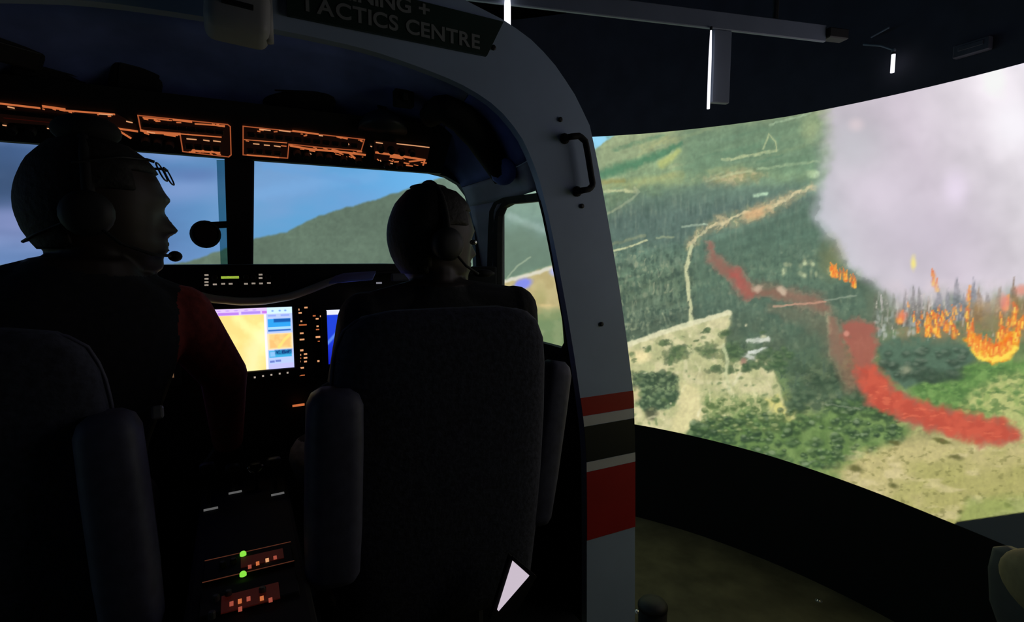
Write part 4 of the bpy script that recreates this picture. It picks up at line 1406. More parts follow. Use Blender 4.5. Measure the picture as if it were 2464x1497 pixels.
mb = MB()
for (x, y) in ((497, 662), (497, 671), (497, 679), (497, 686), (517, 684.5), (537, 683), (555, 683), (627, 661), (627, 669), (592, 683), (610, 682), (628, 682), (647, 681)):
    mb.box(IG(x, y), (0.009, 0.003, 0.0042))
mb.build('lit_legends', M_LEGEND, ip)
tag(bpy.data.objects[list(ORIG)[-1]], kind='stuff')
p0, p1 = IG(532, 668), IG(575, 667)
MB().box((p0 + p1) / 2, ((p1 - p0).length, 0.003, 0.0062)).build('green_readout', M_YGREEN, ip)
MB().box(IG(571, 672, -0.0005), (0.24, 0.004, 0.062), None, 0.002).build('guidance_panel', M_BLACK, ip)
for (x, y) in ((517, 668), (592, 667), (610, 667), (645, 666)):
    MB().lathe(IG(x, y), (0, -1, 0), [(0.007, 0), (0.007, 0.012), (0.005, 0.014)], 14).build('knob', M_DARK, ip)
mb = MB()
mb.box(IG(912, 681), (0.016, 0.003, 0.005))
mb.build('lit_label', mat('dim_white_legend', (0.1, 0.1, 0.1), emit=L(120, 120, 130)), ip)
q = IP(857, 716, 0.004)
MB().prism([q + Vector((-0.006, 0, 0.006)), q + Vector((0.007, 0, 0.006)), q + Vector((0.001, 0, -0.008)), q + Vector((-0.005, 0, -0.006))], (0, 0.003, 0)).build('lit_marker', M_LEGEND, ip)
# lower panel lit bar
a, b = IP(704, 980, 0.004), IP(733, 976, 0.004)
MB().prism([a, b, b + Vector((0, 0, 0.006)), a + Vector((0, 0, 0.006))], (0, 0.003, 0)).build('lit_bar', M_ORANGE, ip)


# displays
def display(name, x0, x1, z0, z1, Y, paint, nu, nv, label, strength):
    t = thing(name, ((x0 + x1) / 2, Y, z0), label, 'display')
    bz = 0.016
    for (a, b, c, d, nm) in ((x0 - bz, x1 + bz, z1, z1 + bz * 0.6, 'bezel_bar'), (x0 - bz, x1 + bz, z0 - bz * 1.5, z0, 'bezel_bar'), (x0 - bz, x0, z0, z1, 'bezel_bar'), (x1, x1 + bz, z0, z1, 'bezel_bar')):
        MB().box(((a + b) / 2, Y - 0.002, (c + d) / 2), (b - a, 0.022, d - c), None, 0.002, 1).build(nm, M_BLACK, t)
    MB().box(((x0 + x1) / 2, Y + 0.006, (z0 + z1) / 2), (x1 - x0, 0.008, z1 - z0)).build('back', M_BLACK, t)
    xs, zs = np.linspace(x0, x1, nu), np.linspace(z1, z0, nv)
    G = np.zeros((nu, nv, 3))
    G[:, :, 0] = xs[:, None]
    G[:, :, 1] = Y - 0.001
    G[:, :, 2] = zs[None, :]
    U, V = np.meshgrid(np.linspace(0, 197, nu), np.linspace(0, 146, nv), indexing='ij')
    P = Paint(U.ravel(), V.ravel())
    paint(P)
    mm = attr_mat(name + '_picture', strength, (0.01, 0.01, 0.01), 0.2)
    mm.cycles.emission_sampling = 'NONE'
    o = grid_picture('picture', G, nu, nv, lin(np.clip(P.C, 0, 255)), mm, t)
    return t


def rect(P, x0, y0, x1, y1, rgb, a=1.0, soft=0.8, **k):
    P.poly([(x0, y0), (x1, y0), (x1, y1), (x0, y1)], rgb, a, soft, **k)


def paint_map(P):
    P.C[:] = (252, 222, 138)
    n = fbm(P.X / 45, P.Y / 40, 5, 4)
    P.over((255, 244, 160), sm(0.45, 0.7, n) * 0.7)
    P.over((252, 212, 128), sm(0.5, 0.3, n) * 0.5)
    P.stroke([(60, 20), (85, 45), (120, 70)], (255, 246, 168), 22, 0.7, 0.95, 6)
    P.stroke([(126, 70), (100, 95), (90, 140)], (255, 246, 190), 40, 0.6, 0.95, 6)
    rect(P, -5, -5, 200, 16, (222, 196, 250))
    rect(P, 18, 9, 66, 15, (186, 128, 232))
    rect(P, 72, 8, 118, 14, (176, 140, 236))
    rect(P, 122, 8, 134, 14, (196, 120, 226))
    rect(P, 0, 10, 16, 15, (60, 20, 120))
    rect(P, 134, -5, 200, 16, (206, 236, 255))
    for x in (20, 40, 60, 84, 104):
        P.blob(x, 5, 5, 1.5, (190, 150, 240), 0.8)
    for x in (148, 166, 180):
        P.blob(x, 9, 3, 2, (110, 150, 220), 0.8)
    rect(P, 126, 16, 132, 150, (250, 236, 250))
    rect(P, 132, 16, 200, 150, (182, 200, 250))
    rect(P, 136, 18, 156, 22, (140, 160, 236), 0.8)
    rect(P, 168, 18, 190, 22, (140, 160, 236), 0.8)
    rect(P, 135, 28, 192, 47, (50, 160, 236))
    rect(P, 150, 28, 192, 36, (22, 80, 160), 0.9, 2)
    rect(P, 135, 47, 192, 52, (160, 214, 250))
    rect(P, 135, 53, 192, 57, (54, 110, 190))
    rect(P, 132, 62, 196, 100, (255, 224, 180))
    rect(P, 137, 64, 192, 97, (250, 190, 118), 1, 3, rgb2=(252, 204, 130))
    P.stroke([(160, 95), (175, 78), (188, 68)], (255, 224, 120), 7, 0.8)
    rect(P, 135, 103, 192, 119, (60, 170, 220))
    rect(P, 150, 102, 192, 112, (14, 50, 110), 0.9, 3, rgb2=(30, 120, 170), sc=4)
    rect(P, 137, 105, 150, 117, (170, 200, 250), 0.7, 2)
    rect(P, 136, 126, 148, 131, (90, 110, 190), 0.8)
    rect(P, 150, 125, 164, 130, (90, 110, 190), 0.8)
    rect(P, 134, 134, 196, 150, (190, 190, 255))


def paint_blue(P):
    P.C[:] = (36, 70, 226)
    rect(P, -5, -5, 210, 14, (238, 240, 255))
    P.over((20, 30, 190), sm(60, 146, P.Y) * 0.8)
    P.stroke([(0, 90), (60, 30), (197, 20)], (120, 170, 255), 8, 0.7)
    P.over((120, 84, 40), sm(88, 92, P.Y) * 0.9 * (P.X > 40))
    P.stroke([(98, 40), (98, 130)], (240, 240, 240), 2, 0.8)


tl_, tr_, br_ = PY(505, 745, 1.60), PY(702, 737, 1.60), PY(702, 884, 1.60)
mx0, mx1, mz1, mz0 = tl_.x, tr_.x, (tl_.z + tr_.z) / 2, br_.z
md = display('map_display', mx0, mx1, mz0, mz1, 1.60, paint_map, 190, 140, 'bright centre display showing a yellow map and blue data boxes', 1.15)
for (x, y) in ((613, 908), (633, 905), (653, 902), (673, 899), (692, 897)):
    p = PY(x, y, 1.586)
    kb = MB().box(p + Vector((0, 0.003, 0)), (0.012, 0.006, 0.009), None, 0.002, 1).build('soft_key', M_DARK, md)
    MB().box(p + Vector((0, -0.0005, 0)), (0.0045, 0.002, 0.0045)).build('key_light', M_LEGEND, kb)
rx0 = PY(785, 750, 1.60).x
display('flight_display', rx0, rx0 + 0.20, mz0, PY(800, 745, 1.60).z, 1.60, paint_blue, 90, 70, 'blue flight display mostly hidden behind the right-hand seat', 1.0)
lx1 = 2 * XC - rx0
display('flight_display', lx1 - 0.20, lx1, mz0, PY(800, 745, 1.60).z, 1.60, paint_blue, 90, 70, 'blue flight display hidden behind the person with red sleeves', 1.0)
# keypads with orange legends
for nm, x0, x1, y0, y1, pts, lab in (('keypad', 711, 749, 732, 918, ((717, 745, 8, 6), (736, 740, 9, 5), (722, 753, 9, 5), (725, 773, 5, 5), (725, 782, 30, 4), (726, 802, 10, 5), (725, 817, 17, 5), (726, 843, 9, 6), (721, 854, 8, 5), (735, 852, 9, 5), (721, 862, 8, 4), (735, 861, 10, 5), (720, 870, 8, 5), (735, 870, 8, 5), (716, 879, 10, 5), (727, 885, 10, 5), (727, 903, 15, 3)), 'dark control strip with orange lit keys right of the map display'),
                                   ('selector_strip', 752, 779, 750, 878, ((756, 760, 8, 4), (773, 761, 8, 5), (763, 767, 8, 5), (764, 785, 6, 5), (764, 793, 9, 4), (765, 811, 13, 6), (767, 821, 6, 3), (766, 869, 6, 6)), 'narrow dark strip with few orange lit marks beside the blue display')):
    a, b = PY(x0, y1, 1.605), PY(x1, y0, 1.605)
    t = thing(nm, ((a.x + b.x) / 2, 1.60, a.z), lab, 'control panel')
    MB().box(((a.x + b.x) / 2, 1.606, (a.z + b.z) / 2), (b.x - a.x, 0.02, b.z - a.z), None, 0.002, 1).build('plate', M_BLACK, t)
    mb = MB()
    s_ = 1.42 / FPX
    for (x, y, w, h) in pts:
        p = PY(x, y, 1.594)
        kb = MB().box(p + Vector((0, 0.003, 0)), (w * s_ * 1.25, 0.008, h * s_ * 1.6), None, 0.001, 1).build('key', M_DARK, t)
        MB().box(p + Vector((0, -0.0012, 0)), (w * s_ * 0.85, 0.002, h * s_ * 0.8)).build('key_legend', M_LEGENDO if h > 4 else M_ORANGE, kb)

# ================================================================== PEDESTAL
ZP = 1.206
pd = thing('centre_pedestal', (XC, 1.2, CFL), 'black centre pedestal between the seats with levers and radio panels', 'pedestal')
PXC = (PZ(590, 1175, ZP).x + PZ(600, 1400, ZP).x) / 2
MB().box((PXC, 1.24, (CFL + ZP) / 2), (0.20, 0.76, ZP - CFL), None, 0.01, 2).build('body', M_BLACK, pd)
M_GLINT = mat('pale_lever_glint', (0.25, 0.25, 0.25), 0.5, emit=L(92, 92, 92), es=0.9)  # dim glow put in for reflections at the lever bases
for (x, yb_, yt, w) in ((503, 1226, 1142, 24), (562, 1186, 1138, 24), (618, 1182, 1132, 26), (664, 1190, 1122, 20)):
    p = PZ(x, yb_, ZP)
    h = (yb_ - yt) * p.y / FPX * 1.05
    lv = thing('lever', p, {503: 'tall dark lever at the left end of the pedestal quadrant', 562: 'short dark lever second from left on the pedestal', 618: 'dark lever with bright ring knob on the pedestal', 664: 'dark lever at the right end of the pedestal quadrant'}[x], 'lever')
    MB().box(p + Vector((0, 0.015, h / 2)), (0.008, 0.02, h), Matrix.Rotation(math.radians(-8), 3, 'X'), 0.002, 1).build('arm', M_DARK, lv)
    kp = p + Vector((0, 0.02, h))
    if x == 618:
        ring = [kp + Vector((0.016 * math.cos(t), 0, 0.016 * math.sin(t))) for t in np.linspace(math.pi, 2 * math.pi, 14)]
        MB().tube(ring, 0.0045, 8).build('ring_knob', M_CHROME, lv, smooth=True)
        MB().box(kp, (0.026, 0.02, 0.016), None, 0.005, 2).build('knob', M_DARK, lv)
    else:
        MB().box(kp, (0.034, 0.024, 0.022), None, 0.008, 3).build('knob', mat('worn_knob', (0.05, 0.05, 0.05), 0.5), lv, smooth=True)
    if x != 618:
        MB().box(p + Vector((0.004, -0.004, 0.002)), (0.030, 0.006, 0.003), Matrix.Rotation(math.radians(4), 3, 'Z')).build('base_glint', M_GLINT, lv)


def PP(px, py, lift=0.0):
    return PZ(px, py, ZP + lift)


def radio(label, rowA, rowB, green, digits, specks):
    (ax, ay), (bx_, by_) = rowA
    (cx_, cy_), (dx_, dy_) = rowB
    Ps = [PP(ax, ay), PP(bx_, by_), PP(dx_, dy_), PP(cx_, cy_)]
    x0, x1 = PXC - 0.075, PXC + 0.080
    y1, y0 = (Ps[0].y + Ps[1].y) / 2, (Ps[2].y + Ps[3].y) / 2
    t = thing('radio_panel', ((x0 + x1) / 2, y0, ZP), label, 'radio')
    MB().box(((x0 + x1) / 2, (y0 + y1) / 2, ZP + 0.003), (x1 - x0, y1 - y0 - 0.002, 0.010), None, 0.002, 1).build('face', M_BLACK, t)
    if green:
        for yy_ in (y1, y0):
            MB().box(((x0 + x1) / 2, yy_, ZP + 0.0085), (x1 - x0, 0.0016, 0.001)).build('lit_edge', mat('faint_orange_edge', (0.03, 0.02, 0.01), emit=L(78, 40, 26)), t)
    for (x, y) in green:
        MB().lathe(PP(x, y, 0.008), (0, 0, 1), [(0.006, 0), (0.006, 0.004), (0.004, 0.007), (0.001, 0.008)], 12).build('green_light', M_GREENLT, t)
    xs = [PP(x, y).x for x, y in digits]
    ys = [PP(x, y).y for x, y in digits]
    MB().box(((min(xs) + max(xs)) / 2, (min(ys) + max(ys)) / 2, ZP + 0.0085), (max(xs) - min(xs) + 0.03, max(ys) - min(ys) + 0.026, 0.002)).build('red_window', M_REDGLOW, t)
    for k, (x, y) in enumerate(digits):
        MB().box(PP(x, y, 0.011), (0.006, 0.011, 0.002)).build('lit_digit', M_ORANGE if k % 3 == 1 else M_LEGENDO if k % 3 == 2 and green else mat('salmon_digit', (0.1, 0.05, 0.04), emit=L(176, 82, 64), es=0.8), t)
    for (x, y) in specks:
        MB().lathe(PP(x, y, 0.006), (0, 0, 1), [(0.006, 0), (0.006, 0.01), (0.004, 0.012)], 10).build('knob', mat('worn_knob', (0.05, 0.05, 0.05), 0.5), t)


radio('upper radio panel with two green lights and orange digits on the pedestal', ((510, 1356), (665, 1321)), ((520, 1405), (672, 1368)), ((585, 1336), (585, 1385)), ((601, 1364), (620, 1356), (643, 1348), (662, 1342)), ((536, 1366), (562, 1358)))
radio('lower radio panel with dull red digits at the pedestal\'s near end', ((515, 1425), (672, 1392)), ((525, 1482), (680, 1448)), (), ((557, 1453), (577, 1447), (598, 1441), (578, 1466), (630, 1440), (651, 1444)), ((520, 1448), (550, 1436), (632, 1428), (510, 1488)))

# ================================================================== SEATS
def loft(rings):
    m = MB()
    n = len(rings[0])
    vs_ = [v for r in rings for v in r]
    fs = [(i * n + k, i * n + (k + 1) % n, (i + 1) * n + (k + 1) % n, (i + 1) * n + k) for i in range(len(rings) - 1) for k in range(n)]
    fs += [tuple(range(n - 1, -1, -1)), tuple((len(rings) - 1) * n + k for k in range(n))]
    return m.add(vs_, fs)


def sring(c, a, b, e=0.55, n=28, U=Vector((1, 0, 0)), V=Vector((0, 1, 0))):
    out_ = []
    for k in range(n):
        t = 2 * math.pi * k / n
        x, y = math.cos(t), math.sin(t)
        out_.append(Vector(c) + U * (a * math.copysign(abs(x) ** e, x)) + V * (b * math.copysign(abs(y) ** e, y)))
    return out_


def seat(sx, side, label):
    t = thing('pilot_seat', (sx, 1.2, CFL), label, 'seat', 'pilot seats')
    zs = [0.98, 1.02, 1.15, 1.30, 1.45, 1.56, 1.62, 1.66, 1.685, 1.695]
    ws = [0.205, 0.225, 0.232, 0.236, 0.236, 0.232, 0.225, 0.208, 0.175, 0.12]
    ds = [0.045, 0.055, 0.06, 0.06, 0.058, 0.054, 0.05, 0.044, 0.034, 0.018]
    loft([sring((sx, 1.12 - (z - 1.0) * 0.10, z), w, d, 0.5) for z, w, d in zip(zs, ws, ds)]).build('backrest', M_SEAT, t, smooth=True)
    # stitched cover seam round the back
    MB().tube(resample([Vector((sx + s_ * w * 1.01, 1.12 - (z - 1.0) * 0.10 - 0.0, z)) for s_ in (1,) for z, w in zip(zs[1:-1], ws[1:-1])] + [Vector((sx - w * 1.01, 1.12 - (z - 1.0) * 0.10, z)) for z, w in list(zip(zs[1:-1], ws[1:-1]))[::-1]], 60), 0.004, 6).build('piping', M_ARMREST, t, smooth=True)
    loft([sring((sx, 1.34, z), a, b, 0.45) for z, a, b in ((1.0, 0.20, 0.20), (1.02, 0.225, 0.225), (1.08, 0.23, 0.23), (1.11, 0.215, 0.215), (1.12, 0.18, 0.18))]).build('cushion', M_SEAT, t, smooth=True)
    MB().box((sx, 1.30, 0.80), (0.26, 0.30, 0.40), None, 0.02, 2).build('base', M_DARK, t)
    for s_ in (-1, 1):
        MB().box((sx + s_ * 0.16, 1.25, CFL + 0.02), (0.03, 0.70, 0.04), None, 0.004, 1).build('floor_rail', M_DARK, t)
    return t


def slab(t, a, b, w, d, tilt_top, name='armrest'):
    """upright padded armrest from a to b"""
    ax = (b - a)
    U = Vector((1, 0, 0))
    U = (U - ax.normalized() * U.dot(ax.normalized())).normalized()
    V = ax.normalized().cross(U)
    rings = []
    for f, k in ((0, 0.5), (0.02, 0.8), (0.06, 0.95), (0.3, 1), (0.7, 1), (0.92, 0.97), (0.97, 0.82), (1.0, 0.5)):
        rings.append(sring(a + ax * f, w * k, d * k, 0.6, 24, U, V))
    return loft(rings).build(name, M_ARMREST, t, smooth=True)


SXR = 0.385
SXL = -0.43
st_r = seat(SXR, 1, 'dark fabric pilot seat in the foreground with upright padded armrests at both sides')
st_l = seat(SXL, -1, 'black pilot seat at the left edge under the person with red sleeves')
aL0, aL1 = PY(800, 1400, 1.03), PY(806, 934, 1.03)
slab(st_r, aL0, aL1, 0.052, 0.045, 0)
aR0, aR1 = PY(1282, 1260, 1.10), PY(1338, 868, 1.14)
slab(st_r, aR0, aR1, 0.040, 0.04, 0)
for q0, q1 in ((aL0, aL1), (aR0, aR1)):
    sh_ = Vector((SXL - (2 * XC - SXR), 0, 0))
    slab(st_l, mirror([q0])[0] + sh_, mirror([q1])[0] + sh_, 0.045, 0.045, 0)
pm = PY(796, 905, 1.05)
MB().tube([PY(757, 945, 1.08), PY(778, 930, 1.08), PY(792, 922, 1.08)], 0.004, 8).build('hinge_rod', M_GREY, st_r)
MB().box(PY(379, 992, 1.06), (0.018, 0.012, 0.022), None, 0.004, 2).build('corner_highlight', M_GREY, st_l)  # grey block standing for the highlight on the seat's corner

# ================================================================== PEOPLE
def capsule(m, p, q, r1, r2, n=12, steps=5):
    p, q = Vector(p), Vector(q)
    pts = [p.lerp(q, k / steps) for k in range(steps + 1)]
    m.tube(pts, [r1 + (r2 - r1) * k / steps for k in range(steps + 1)], n)
    m.ell(p, (r1,) * 3, None, 12, 8)
    m.ell(q, (r2,) * 3, None, 12, 8)


# side profile of a head, metres from its centre: height, face side, back
PROF_Z = [0.122, 0.112, 0.099, 0.085, 0.072, 0.055, 0.044, 0.032, 0.021, 0.010, 0.002, -0.006, -0.020, -0.032, -0.040, -0.046, -0.052, -0.060, -0.068, -0.074, -0.080, -0.090, -0.100, -0.110, -0.120, -0.130]
PROF_F = [0.020, 0.055, 0.080, 0.091, 0.098, 0.106, 0.110, 0.116, 0.125, 0.115, 0.110, 0.112, 0.121, 0.130, 0.136, 0.132, 0.119, 0.112, 0.118, 0.111, 0.117, 0.108, 0.104, 0.106, 0.102, 0.085]
PROF_B = [-0.035, -0.060, -0.078, -0.090, -0.097, -0.104, -0.108, -0.111, -0.113, -0.114, -0.114, -0.114, -0.112, -0.109, -0.107, -0.105, -0.102, -0.098, -0.094, -0.090, -0.086, -0.078, -0.070, -0.060, -0.050, -0.030]
SMOOTH_F = [0.020, 0.055, 0.078, 0.087, 0.093, 0.099, 0.102, 0.104, 0.105, 0.104, 0.102, 0.101, 0.100, 0.099, 0.098, 0.097, 0.096, 0.096, 0.096, 0.095, 0.094, 0.092, 0.090, 0.088, 0.083, 0.068]
HALF_W = [0.030, 0.052, 0.064, 0.070, 0.074, 0.0775, 0.079, 0.080, 0.080, 0.080, 0.0795, 0.079, 0.077, 0.075, 0.073, 0.072, 0.071, 0.069, 0.067, 0.065, 0.063, 0.060, 0.055, 0.049, 0.042, 0.030]


def head_rings(c, fdir, ldir, n=48, grow=0.0, cut=None):
    rings = []
    for z, pf, sf, pb, w in zip(PROF_Z, PROF_F, SMOOTH_F, PROF_B, HALF_W):
        ring = []
        for k in range(n):
            t = 2 * math.pi * k / n
            ct, st_ = math.cos(t), math.sin(t)
            y = (w + grow) * math.copysign(abs(st_) ** 0.9, st_)
            if ct >= 0:
                x = 0.0 + (sf + grow) * ct ** 0.85
                x += (pf - sf) * math.exp(-(y / (0.018 if z < 0 else 0.034)) ** 2)
            else:
                x = (pb - grow) * (-ct) ** 0.9
            ring.append(Vector(c) + fdir * x + ldir * y + Vector((0, 0, z + (grow if z > 0.11 else 0))))
        rings.append(ring)
    return rings


def hand(m, wrist, direction, palm_n, side):
    """palm, four curled fingers of unequal length and a thumb from the side of the palm"""
    d = Vector(direction).normalized()
    nrm = Vector(palm_n)
    nrm = (nrm - d * nrm.dot(d)).normalized()
    s = d.cross(nrm).normalized() * side
    w = Vector(wrist)
    for k in range(4):
        o = (k - 1.5) * 0.019
        a = w + s * o * 0.7 + d * 0.015
        b = w + s * o + d * (0.085 - abs(k - 1.2) * 0.004)
        capsule(m, a, b, 0.012, 0.0105, 10, 3)
        ln = (0.040, 0.045, 0.042, 0.033)[k]
        c1 = b + (d * 0.8 + nrm * 0.6).normalized() * ln
        c2 = c1 + (d * 0.15 + nrm).normalized() * ln * 0.65
        c3 = c2 + (d * -0.6 + nrm * 0.7).normalized() * ln * 0.5
        capsule(m, b, c1, 0.0095, 0.009, 10, 2)
        capsule(m, c1, c2, 0.009, 0.0085, 10, 2)
        capsule(m, c2, c3, 0.0085, 0.0075, 10, 2)
    t0 = w + d * 0.025 - s * 0.026
    t1 = t0 + (d * 0.55 - s * 0.55 + nrm * 0.4).normalized() * 0.042
    t2 = t1 + (d * 0.6 + nrm * 0.8).normalized() * 0.032
    capsule(m, t0, t1, 0.013, 0.011, 10, 2)
    capsule(m, t1, t2, 0.0105, 0.009, 10, 2)


def fuse(mb, voxel, smooth):
    me = bpy.data.meshes.new('raw')
    me.from_pydata([v[:] for v in mb.v], [], mb.f)
    ob = bpy.data.objects.new('raw', me)
    COL.objects.link(ob)
    r = ob.modifiers.new('r', 'REMESH')
    r.mode = 'VOXEL'
    r.voxel_size = voxel
    s = ob.modifiers.new('s', 'SMOOTH')
    s.factor = 0.5
    s.iterations = smooth
    dg = bpy.context.evaluated_depsgraph_get()
    dg.update()
    res = bpy.data.meshes.new_from_object(ob.evaluated_get(dg))
    bpy.data.objects.remove(ob)
    bpy.data.meshes.remove(me)
    return res


def person(label, hip, neck, head_c, facing, shoulders, elbows, wrists, knees, ankles, jacket, hands_n, base):
    t = thing('person', base, label, 'person')
    fa = math.radians(facing)
    fd, ld = Vector((math.sin(fa), math.cos(fa), 0)), Vector((-math.cos(fa), math.sin(fa), 0))
    m = MB()
    hip, neck, head_c = Vector(hip), Vector(neck), Vector(head_c)
    sh = [Vector(p) for p in shoulders]
    U = (sh[1] - sh[0]).normalized()
    V = Vector((-U.y, U.x, 0)).normalized()
    rings = []
    for f, a, b in ((-0.16, 0.10, 0.08), (-0.10, 0.165, 0.12), (0.0, 0.18, 0.13), (0.2, 0.172, 0.122), (0.4, 0.172, 0.12), (0.6, 0.186, 0.128), (0.78, 0.196, 0.122), (0.88, 0.188, 0.105), (0.95, 0.15, 0.085), (1.0, 0.105, 0.074), (1.06, 0.075, 0.066)):
        c_ = hip.lerp(neck, f) if f <= 1 else neck + (neck - hip) * (f - 1)
        rings.append(sring(c_, a, b, 0.85, 28, U, V))
    L_ = loft(rings)
    m.add(L_.v, L_.f)
    capsule(m, neck + Vector((0, 0, -0.03)), head_c + Vector((0, -0.01, -0.085)), 0.066, 0.058, 16)
    L_ = loft(head_rings(head_c, fd, ld)[::-1])
    m.add(L_.v, L_.f)
    for s in (-1, 1):
        m.ell(head_c + ld * (s * 0.081) - fd * 0.012 + Vector((0, 0, -0.022)), (0.012, 0.012, 0.030), None, 10, 8)
    for i in (0, 1):
        capsule(m, neck + Vector((0, 0, -0.01)), sh[i], 0.062, 0.062, 14)
        capsule(m, sh[i], elbows[i], 0.066, 0.050, 14)
        capsule(m, elbows[i], wrists[i], 0.049, 0.036, 14)
        d_ = (Vector(wrists[i]) - Vector(elbows[i])).normalized()
        hand(m, Vector(wrists[i]) + d_ * 0.012, d_, hands_n[i], 1 if i == 0 else -1)
        hj = hip + U * (0.095 * (1 if i else -1))
        capsule(m, hj, knees[i], 0.090, 0.064, 14)
        capsule(m, knees[i], ankles[i], 0.060, 0.044, 14)
        capsule(m, Vector(ankles[i]) + Vector((0, -0.03, -0.02)), Vector(ankles[i]) + Vector((0, 0.13, -0.035)), 0.045, 0.034, 12)
    res = fuse(m, 0.0052, 2)
    n = len(res.polygons)
    cen = np.zeros(n * 3)
    res.polygons.foreach_get('center', cen)
    cen = cen.reshape(-1, 3)
    mi = np.zeros(n, np.int32)                                    # 0 jacket, 1 skin, 2 trousers, 3 shoes
    hc = np.array(head_c)
    dh = (cen - hc) / np.array([0.16, 0.16, 0.155])
    mi[(dh ** 2).sum(1) < 1] = 1
    for i in (0, 1):
        w_, e_ = np.array(wrists[i]), np.array(elbows[i])
        ax = (w_ - e_) / np.linalg.norm(w_ - e_)
        al_ = (cen - w_) @ ax
        mi[(al_ > 0.0) & (np.linalg.norm(cen - w_, axis=1) < 0.2) & (mi == 0)] = 1
        for a, b, r in ((np.array(hip), np.array(knees[i]), 0.13), (np.array(knees[i]), np.array(ankles[i]), 0.10)):
            d = b - a
            tt = np.clip((cen - a) @ d / (d @ d), 0.18, 1)
            dist = np.linalg.norm(cen - a - tt[:, None] * d, axis=1)
            mi[(dist < r) & (mi == 0) & (cen[:, 2] < hip[2] + 0.10)] = 2
        mi[np.linalg.norm(cen - np.array(ankles[i]) - np.array([0, 0.05, -0.03]), axis=1) < 0.13] = 3
    for i in (0, 1):                                              # sleeves in the jacket's colour, a darker torso is painted shade
        for a, b, r in ((np.array(shoulders[i]), np.array(elbows[i]), 0.085), (np.array(elbows[i]), np.array(wrists[i]), 0.07)):
            d = b - a
            tt = np.clip((cen - a) @ d / (d @ d), 0.0 if r < 0.08 else 0.12, 1)
            dist = np.linalg.norm(cen - a - tt[:, None] * d, axis=1)
            mi[(dist < r) & (mi == 0)] = 4
    res.materials.clear()
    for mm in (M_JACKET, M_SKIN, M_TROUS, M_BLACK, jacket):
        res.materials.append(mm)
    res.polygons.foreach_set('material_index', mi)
    res.polygons.foreach_set('use_smooth', [True] * n)
    co = np.zeros(len(res.vertices) * 3)
    res.vertices.foreach_get('co', co)
    co = co.reshape(-1, 3)
    c_ = co.mean(0)
    res.vertices.foreach_set('co', (co - c_).ravel())
    res.name = 'body'
    place('body', res, Vector(c_), t)
    # hair follows the skull
    R = head_rings(head_c, fd, ld, 48, 0.006)
    hm = MB()
    nn = 48
    allv = [v for r in R for v in r]
    fs = []
    for i in range(len(R) - 1):
        for k in range(nn):
            q = (i * nn + k, i * nn + (k + 1) % nn, (i + 1) * nn + (k + 1) % nn, (i + 1) * nn + k)
            cq = sum((allv[j] for j in q), Vector()) / 4 - head_c
            f_, z_ = cq.dot(fd), cq.z
            if z_ > 0.075 or (f_ < 0.06 and z_ > 0.03) or (f_ < 0.0 and z_ > -0.01) or (f_ < -0.045 and z_ > -0.085):
                fs.append(q)
    fs.append(tuple(range(nn)))
    used = sorted({j for f in fs for j in f})
    mp = {j: k for k, j in enumerate(used)}
    inner = [allv[j] + (head_c - allv[j]).normalized() * 0.010 for j in used]
    U_ = len(used)
    F2 = [tuple(mp[j] for j in f) for f in fs]
    edges = {}
    for f in F2:
        for a, b in zip(f, f[1:] + f[:1]):
            edges[(a, b)] = edges.get((a, b), 0) + 1
    F3 = F2 + [tuple(j + U_ for j in f[::-1]) for f in F2]
    for (a, b) in edges:
        if (b, a) not in edges:
            F3.append((b, a, a + U_, b + U_))
    hm.add([allv[j] for j in used] + inner, F3)
    hm.build('hair', M_HAIR, t, smooth=True)
    for s in (-1, 1):                                             # eyes
        e = head_c + fd * 0.083 + ld * (s * 0.032) + Vector((0, 0, 0.004))
        MB().ell(e, (0.012, 0.012, 0.012), None, 12, 8).build('eye', mat('eye_white', (0.4, 0.4, 0.4), 0.3), t, smooth=True)
    return t, fd, ld, head_c


